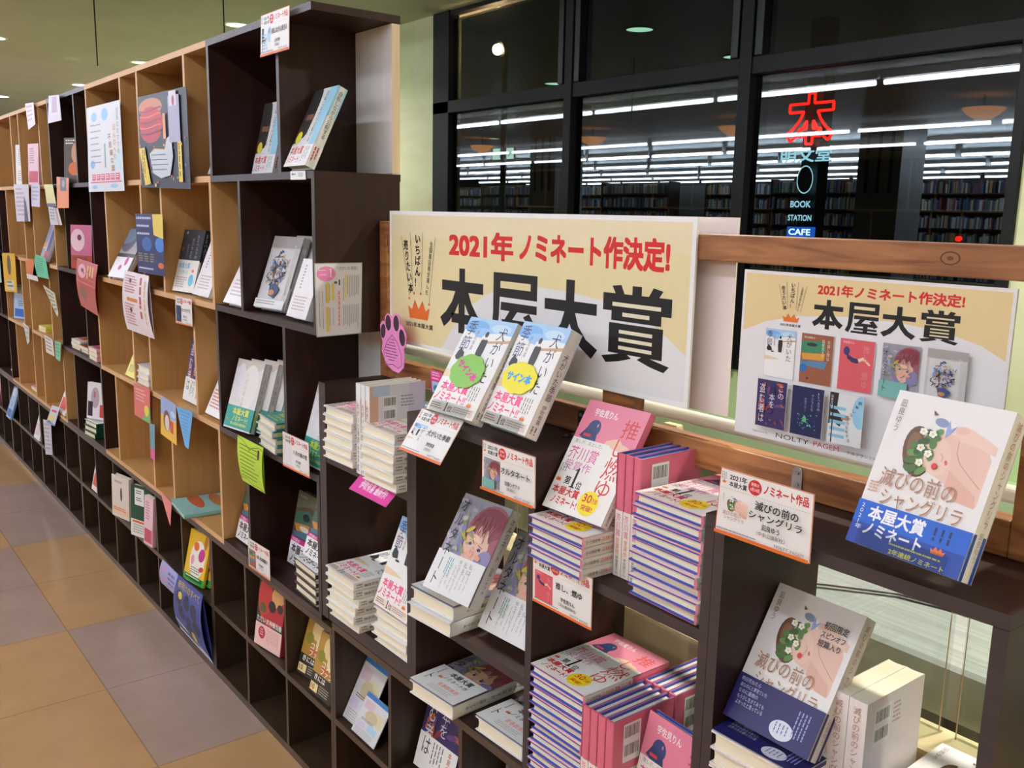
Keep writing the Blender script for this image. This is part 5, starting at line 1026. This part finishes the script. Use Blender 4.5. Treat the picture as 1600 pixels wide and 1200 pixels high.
# ------------------------------------------------------------------ books
# top of the sticker-book unit
book(Y_['dogw'], .466, -.016, 1.024, 3, 32, 'white novel with green cloud sticker leaning on the shelf top')
book(Y_['dogw'], .594, .010, 1.023, -3, 28, 'white novel with yellow cloud sticker leaning on the shelf top, right of its twin')
def cloud(bk, c, tc, cx, cy, rx, ry, lab, tilt=0, w=68):
    r = empty('cloud_sticker', label=lab, cat='sticker')
    P = Pr(130, 188); n = 9
    pts = []
    for i in range(n * 8):
        t = 2 * PI * i / (n * 8); q = 1 + .07 * abs(math.sin(t * n / 2)); pts.append((cx + rx * q * math.cos(t), cy + ry * q * math.sin(t)))
    P.poly(pts, c); P.t('サイン本', cx - w / 2 * math.cos(math.radians(tilt)) + (4 if tilt else 0), cy - 9 - w / 2 * math.sin(math.radians(tilt)), w, 17, tc, .04, tilt)
    me = P.mesh('cloud_print', lambda x, y, nn: (x / 1000, -nn - .0038, .188 - y / 1000))
    mb = MB(); mb.extr([(a / 1000, .188 - b / 1000) for a, b in pts], 1, -.0037, -.0028, paper(c)); o1 = mb.obj('cloud_card', r)
    o = bpy.data.objects.new('cloud_print', me); o.parent = r; COL.objects.link(o); r.matrix_world = bk.matrix_world
cloud(BK_N[0], '86c447', 'd8288c', 62, 104, 42, 31, 'green cloud-shaped sticker with magenta lettering on the left white novel', 24)
cloud(BK_N[1], 'f2e41c', '2f9adf', 56, 100, 44, 27, 'yellow cloud-shaped sticker with blue lettering on the right white novel', 0, 68)
stand(BK_N[1], .024, 1, label='clear acrylic stand holding the yellow-sticker book')
stand(BK_N[0], .024, 1, label='clear acrylic stand holding the green-sticker book')
# pile unit beside the tall shelves
stack(Y_['dog'], 6, .020, .002, .8404, 0, 'white novel with pink lettering', 'the upper left pile', 'white novels in the left pile', seed=1)
stack(Y_['dog'], 6, .250, -.034, .8414, 0, 'white novel with pink lettering', 'the pile above the pink strip', 'white novels in the right pile', seed=2)
for i in range(3): book(Y_['dog'], .196 + i * .0186, .118, .8405, -90, 0, f'upright white novel between the two piles, {["leftmost", "middle", "rightmost, barcode showing"][i]}', 'upright white novels between the piles')
stack(Y_['dog'], 6, .068, -.018, .4874, 0, 'white novel with pink lettering', 'the left pile one shelf lower', 'white novels in the lower left pile', seed=4)
zt = stack(Y_['dog'], 4, .258, -.012, .4874, 1, 'white novel', 'the pile under a leaning copy', 'white novels in the lower right pile', jx=.006, seed=5)
book(Y_['dog'], .305, -.036, zt + .008, 0, 22, 'white novel leaning on the lower right pile, half hidden by the panel')
# portrait books
stack(Y_['alt'], 2, .398, -.010, .6174, 4, 'white and purple portrait novel', 'the pair under the leaning copy', 'portrait novels lying', jx=.002, seed=6)
book(Y_['alt'], .468, -.022, .690, 5, 32, 'portrait novel with red-haired face leaning on two lying copies')
book(Y_['alt'], .566, .034, .632, 4, 30, 'portrait novel with red-haired face, right one partly hidden by the panel')
book(Y_['altb'], .412, -.018, .4824, 4, 90, 'portrait novel lying on the low shelf with white band, left one', sc=(1.03, 1, 1))
book(Y_['altb'], .600, .004, .4824, 2, 90, 'portrait novel lying on the low shelf with white band, right one')
book(Y_['thief'], .327, .045, .222 + .010, 2, 16, 'purple and orange novel with white band leaning in the pigeonhole under the portrait novels', sc=(1, 1, 1.05))
book(Y_['gray'], .575, .07, .222 + .008, 0, 14, 'grey-covered book leaning in the pigeonhole right of the purple one')
# pink books
stack(Y_['oshi'], 4, .760, -.012, .8404, -1, 'pink novel with white band', 'the small pile under the leaning copy', 'pink novels in the upper left pile', jx=.003, seed=7)
book(Y_['oshi'], .748, .022, .840 + .078, 2, 32, 'pink novel with yellow seal leaning on a small pile')
for i in range(3): book(Y_['oshi'], .8945 + i * .0164, .170, .8405, -90, 0, f'upright pink novel on the upper shelf, {["leftmost", "middle", "rightmost with barcode"][i]} of three', 'upright pink novels on the upper shelf')
stack(Y_['oshi'], 9, .966, .004, .8404, -2, 'pink novel with white band', 'the pile beside three upright copies', 'pink novels in the tall upper pile', jx=.003, seed=8)
stack(Y_['oshi'], 12, .762, -.004, .4554, 1, 'pink novel with white band', 'the tall pile on the lowest shelf', 'pink novels in the tall lower pile', jx=.004, seed=9)
for j in range(2):
    for i in range(4): book(Y_['oshi'], .893 + i * .0168, .120 + j * .133, .4555, -90, 0, f'upright pink novel on the low shelf, {["leftmost", "second from the left", "third from the left", "rightmost"][i]} in the {["front", "back"][j]} row', 'upright pink novels on the low shelf')
book(Y_['oshi'], .968, .010, .462, -4, 14, 'pink novel leaning face out at the lowest right of the pink shelf')
stack(Y_['oshi'], 9, .966, .120, .4554, -3, 'pink novel', 'behind the leaning pink novel on the low shelf', 'pink novels in the pile behind the leaning one', jx=.002, seed=10) if False else None
# right display
book(Y_['shan'], 1.291, .008, 1.020, -6, 23, 'white novel with bright blue band and flower-crowned figure on the right shelf top', sc=(1.03, 1, .95))
stand(BK_N[-1], .024, 1, label='clear acrylic stand holding the blue-banded novel')
zt = stack(Y_['shanl'], 4, 1.131, -.004, .6174, 0, 'white and navy novel', 'the pile inside the open display', 'navy-banded novels in the pile', jx=.001, seed=11)
book(Y_['shanl'], 1.131, .020, zt + .012, -1, 32, 'white novel with shiny navy band leaning inside the open right display')
for i in range(2): book(Y_['shans'], 1.2535 + i * .0246, .197, .6175, -90, 0, f'upright cream-spined novel inside the right display, {["left", "right"][i]} one', 'upright cream-spined novels')
stack(Y_['shan'], 3, 1.314, .062, .6174, 1, 'blue-banded white novel', 'the pile at the right inside the open display', 'blue-banded novels in the pile', jx=.001, seed=21)
# tall shelves, top row
book(Y_['cyc'], -.163, .006, Z1 + .012, -4, 25, 'white and sky-blue novel with yellow seal in the open end cell at the top')
book(Y_['cyc'], -.560, .095, Z1 + .006, 0, 13, 'white and sky-blue novel half hidden by the divider of the top dark cell')
book(Y_['whitered'], -.705, .03, Z1 + .008, 0, 22, 'white book peeping out beside the top dark unit', sc=(.8, 1, .85)) 
book(Y_['night'], -2.225, .006, Z1 + .004, 24, 4, 'dark magazine-like book with orange face in the far dark top cell')
book(Y_['white'], -3.180, .006, Z1 + .004, 20, 3, 'all-white book of the pair at the far left of the top row', sc=(.8, 1, 1)) 
book(Y_['pinkw'], -2.900, .006, Z1 + .004, 15, 3, 'pink and white book of the pair at the far left of the top row', sc=(.8, 1, 1))
# second row
book(Y_['silver'], -.395, .024, Z2 + .010, 8, 20, 'silver novel with colourful creature in the dark second row, front one')
book(Y_['silver'], -.352, .064, Z2 + .012, 8, 20, 'silver novel behind the front silver one in the dark second row')
book(Y_['white'], -.200, .020, Z2 + .008, 0, 20, 'white book at the right end of the dark second row', sc=(.8, 1, .75))
book(Y_['white'], -.535, -.004, Z2 + .010, 0, 28, 'white book leaning in the narrow cell left of the silver novels')
book(Y_['whale'], -1.042, .030, Z2 + .006, 8, 15, 'dark and white novel with pale blue lettering in the tan second row')
book(Y_['white'], -.836, .020, Z2 + .008, 0, 22, 'glossy white book right of the dark and white novel', sc=(1, 1, .88))
book(Y_['gray'], -1.628, -.004, Z2 + .010, 8, 29, 'grey and white book with pink dots at the left of the tan second row')
book(Y_['comic'], -2.200, .006, Z2 + .002, 26, 3, 'red comic book in the far dark second-row cell')
book(Y_['tri'], -2.780, .004, Z2 + .006, 0, 20, 'blue, orange and red book leaning in the far tan second row', sc=(1, 1, .95))
# third row
for i in range(4): book(Y_['owl'], -.566 + .0245 * i, -.004 + .0262 * i, Z3 + .007, 9, 17, f'silver-grey novel with teal band in the dark third row, {["front one", "second of the leaning row", "third of the leaning row", "last of the leaning row"][i]}', 'teal-banded novels leaning in a row')
stack(Y_['owl'], 4, -.352, .006, Z3 + .0004, -6, 'teal-banded novel lying', 'the pile beside the leaning row', 'teal-banded novels lying', seed=12)
book(Y_['owl'], -.125, .012, Z3 + .006, 0, 16, 'teal-banded novel in the open end cell of the third row')
book(Y_['thief'], -.988, .030, Z3 + .006, 0, 11, 'dark novel with white band in the tan third row', sc=(1, 1, 1.02))
book(Y_['whitered'], -.748, .012, Z3 + .009, 0, 25, 'white novel beside the dark unit in the tan third row', sc=(.9, 1, .95))
book(Y_['yel'], -1.510, .004, Z3 + .006, 0, 24, 'small yellow book in the tan third row', sc=(.9, 1, .5))
stack(Y_['white'], 3, -1.372, .006, Z3 + .0004, 0, 'white book', 'the pile below the pink and white leaflet', 'white books in the tan third-row pile', seed=13)
book(Y_['pinkw'], -1.325, .17, Z3 + .003, -90, 0, 'thin pink-spined book standing in the tan third row') 
stack(Y_['orangeb'], 3, -2.31, .012, Z3 + .0004, 2, 'pale book', 'the left pile of the far dark cell', 'pale books in the far dark cell, left pile', seed=14)
stack(Y_['comic'], 2, -2.165, .012, Z3 + .0004, 2, 'pink-covered book', 'the middle pile of the far dark cell', 'pink-covered books, middle pile', seed=15)
stack(Y_['pinkw'], 3, -2.03, .012, Z3 + .0004, 0, 'pink and white book', 'the right pile of the far dark cell', 'pink and white books, right pile', seed=16)
book(Y_['blue'], -3.500, .006, Z3 + .006, 20, 5, 'pale blue booklet with dark picture in the far tan third row')
stack(Y_['yel'], 2, -2.95, .012, Z3 + .0004, 2, 'yellow book', 'the pile in the far tan third row', 'yellow books lying far away', seed=17)
book(Y_['orangeb'], -2.82, .06, Z3 + .04, 0, 20, 'orange and white book leaning on the far yellow books', sc=(.8, 1, .6))
# fourth row
book(Y_['teal'], -1.06, .022, Z4 + .0128, -6, 90, 'turquoise picture book with brown drawings lying in the tan fourth row', name='picture_book')
book(Y_['seek'], -.592, .030, Z4 + .004, 0, 14, 'brown novel with white and magenta band in the narrow cell above the low shelf', sc=(1, 1, .95))
zt = stack(Y_['seek'], 4, -.166, .020, Z4 + .0004, -2, 'brown novel', 'the pile ending the dark fourth row', 'brown novels lying', seed=18)
book(Y_['seek'], -.340, .070, Z4 + .004, 2, 12, 'brown still-life novel with black lettering on white band in the dark fourth row', sc=(1, 1, 1.02))
book(Y_['seek'], -.160, .030, zt + .006, 0, 18, 'brown still-life novel leaning on the lying pile in the dark fourth row', sc=(1, 1, .8))
zt = stack(Y_['green'], 3, -2.105, -.006, Z4 + .0004, 6, 'dark-covered book', 'the pile in the far dark fourth-row cell', 'dark-covered books lying far away', seed=19)
book(Y_['manga'], -2.105, .006, zt + .004, 22, 6, 'white and red comic leaning on the dark books of the far cell', sc=(1, 1, .85))
book(Y_['orangeb'], -2.60, .0, Z4 + .006, 0, 22, 'pale picture book leaning at the end of the far tan fourth row', sc=(1.1, 1, 1))
book(Y_['pinkw'], -3.25, .08, Z4 + .0128, 0, 90, 'pale pink book lying in the far tan fourth row')
book(Y_['yel'], -3.85, .03, Z4 + .2 * 0 + .006, 0, 30, 'cream book leaning at the left edge of the fourth row')
# low pigeonholes
book(Y_['yellow'], -.968, -.002, Z5 + .004, 8, 13, 'yellow and green magazine book in the pigeonhole above the balloon leaflet')
book(Y_['yellow'], -.945, .012, Z5 + .004, 8, 13, 'second yellow magazine right behind the yellow and green one')
book(Y_['red'], -.408, .0, Z5 + .003, 8, 8, 'red, black and pink novel in the middle pigeonhole', sc=(.97, 1, .98))
book(Y_['gold'], -.190, .020, Z5 + .006, 7, 18, 'golden-brown paperback in the pigeonhole right of the red novel, left copy', name='paperback_book')
book(Y_['gold'], -.088, .004, Z5 + .005, 2, 16, 'golden-brown paperback in the pigeonhole right of the red novel, right copy', name='paperback_book')
book(Y_['booklet'], .058, .020, Z5 + .003, 0, 27, 'curled white and pastel booklet in the pigeonhole under the lower pile shelf', name='booklet')
book(Y_['booklet'], .125, .006, Z5 + .003, 0, 30, 'second pastel booklet right of the curled one, half hidden', name='booklet', sc=(1, 1, .6))
book(Y_['blue'], -1.835, .02, Z5 + .003, 0, 12, 'light blue thin book left of the cream barcode book', sc=(.9, 1, .8))
book(Y_['cream'], -1.765, -.002, Z5 + .001, 12, 2, 'cream book with red lettering standing in the low row', sc=(1, 1, .84))
book(Y_['green'], -1.525, -.002, Z5 + .001, 18, 3, 'dark green book with white label standing right of the cream one', sc=(.95, 1, .98))
book(Y_['pinkw'], -1.345, -.010, Z5 + .001, 6, 4, 'thin pink and white book right of the dark green one', sc=(.6, 1, .95))
book(Y_['orangeb'], -2.090, .004, Z5 + .003, 0, 12, 'orange and white book peeping from a far pigeonhole', sc=(.9, 1, 1))
book(Y_['whitered'], -3.16, -.004, Z5 + .004, 0, 16, 'white book with red lettering leaning in a far pigeonhole', sc=(.9, 1, .9))
book(Y_['blue'], -3.83, -.015, Z5 + .004, 0, 18, 'blue and yellow book leaning in the pigeonhole at the left edge')
book(Y_['comic'], -4.2, -.01, Z5 + .004, 0, 12, 'red and green book at the extreme left edge of the pigeonholes')

COL.objects.unlink(_fo); bpy.data.objects.remove(_fo)
# ------------------------------------------------------------------ camera, world, view
cam = bpy.data.cameras.new('camera'); co = bpy.data.objects.new('camera', cam); COL.objects.link(co)
yaw, pit, rol = -0.9057537914609228, -0.18197414585313168, 0.02085455172957445
cy, sy, cp, sp, cr, sr = math.cos(yaw), math.sin(yaw), math.cos(pit), math.sin(pit), math.cos(rol), math.sin(rol)
fwd = Vector((sy * cp, cy * cp, sp)); rt = Vector((cy, -sy, 0)); up = rt.cross(fwd)
r2 = cr * rt + sr * up; u2 = -sr * rt + cr * up
M = Matrix((( r2.x, u2.x, -fwd.x, 1.8320), (r2.y, u2.y, -fwd.y, -.8948), (r2.z, u2.z, -fwd.z, 1.3696), (0, 0, 0, 1)))
co.matrix_world = M; cam.sensor_width = 36; cam.lens = 36 * 1444.03 / 1600; cam.clip_start = .05; cam.clip_end = 200
SC.camera = co
w = bpy.data.worlds.new('night'); SC.world = w; w.use_nodes = True
w.node_tree.nodes['Background'].inputs[0].default_value = rgb('141820'); w.node_tree.nodes['Background'].inputs[1].default_value = .25
SC.view_settings.view_transform = 'Standard'; SC.view_settings.look = 'None'; SC.view_settings.gamma = 1; SC.view_settings.exposure = 1.0
SC.cycles.use_denoising = True; SC.cycles.max_bounces = 8; SC.cycles.sample_clamp_indirect = 6
SC.cycles.caustics_reflective = False; SC.cycles.caustics_refractive = False
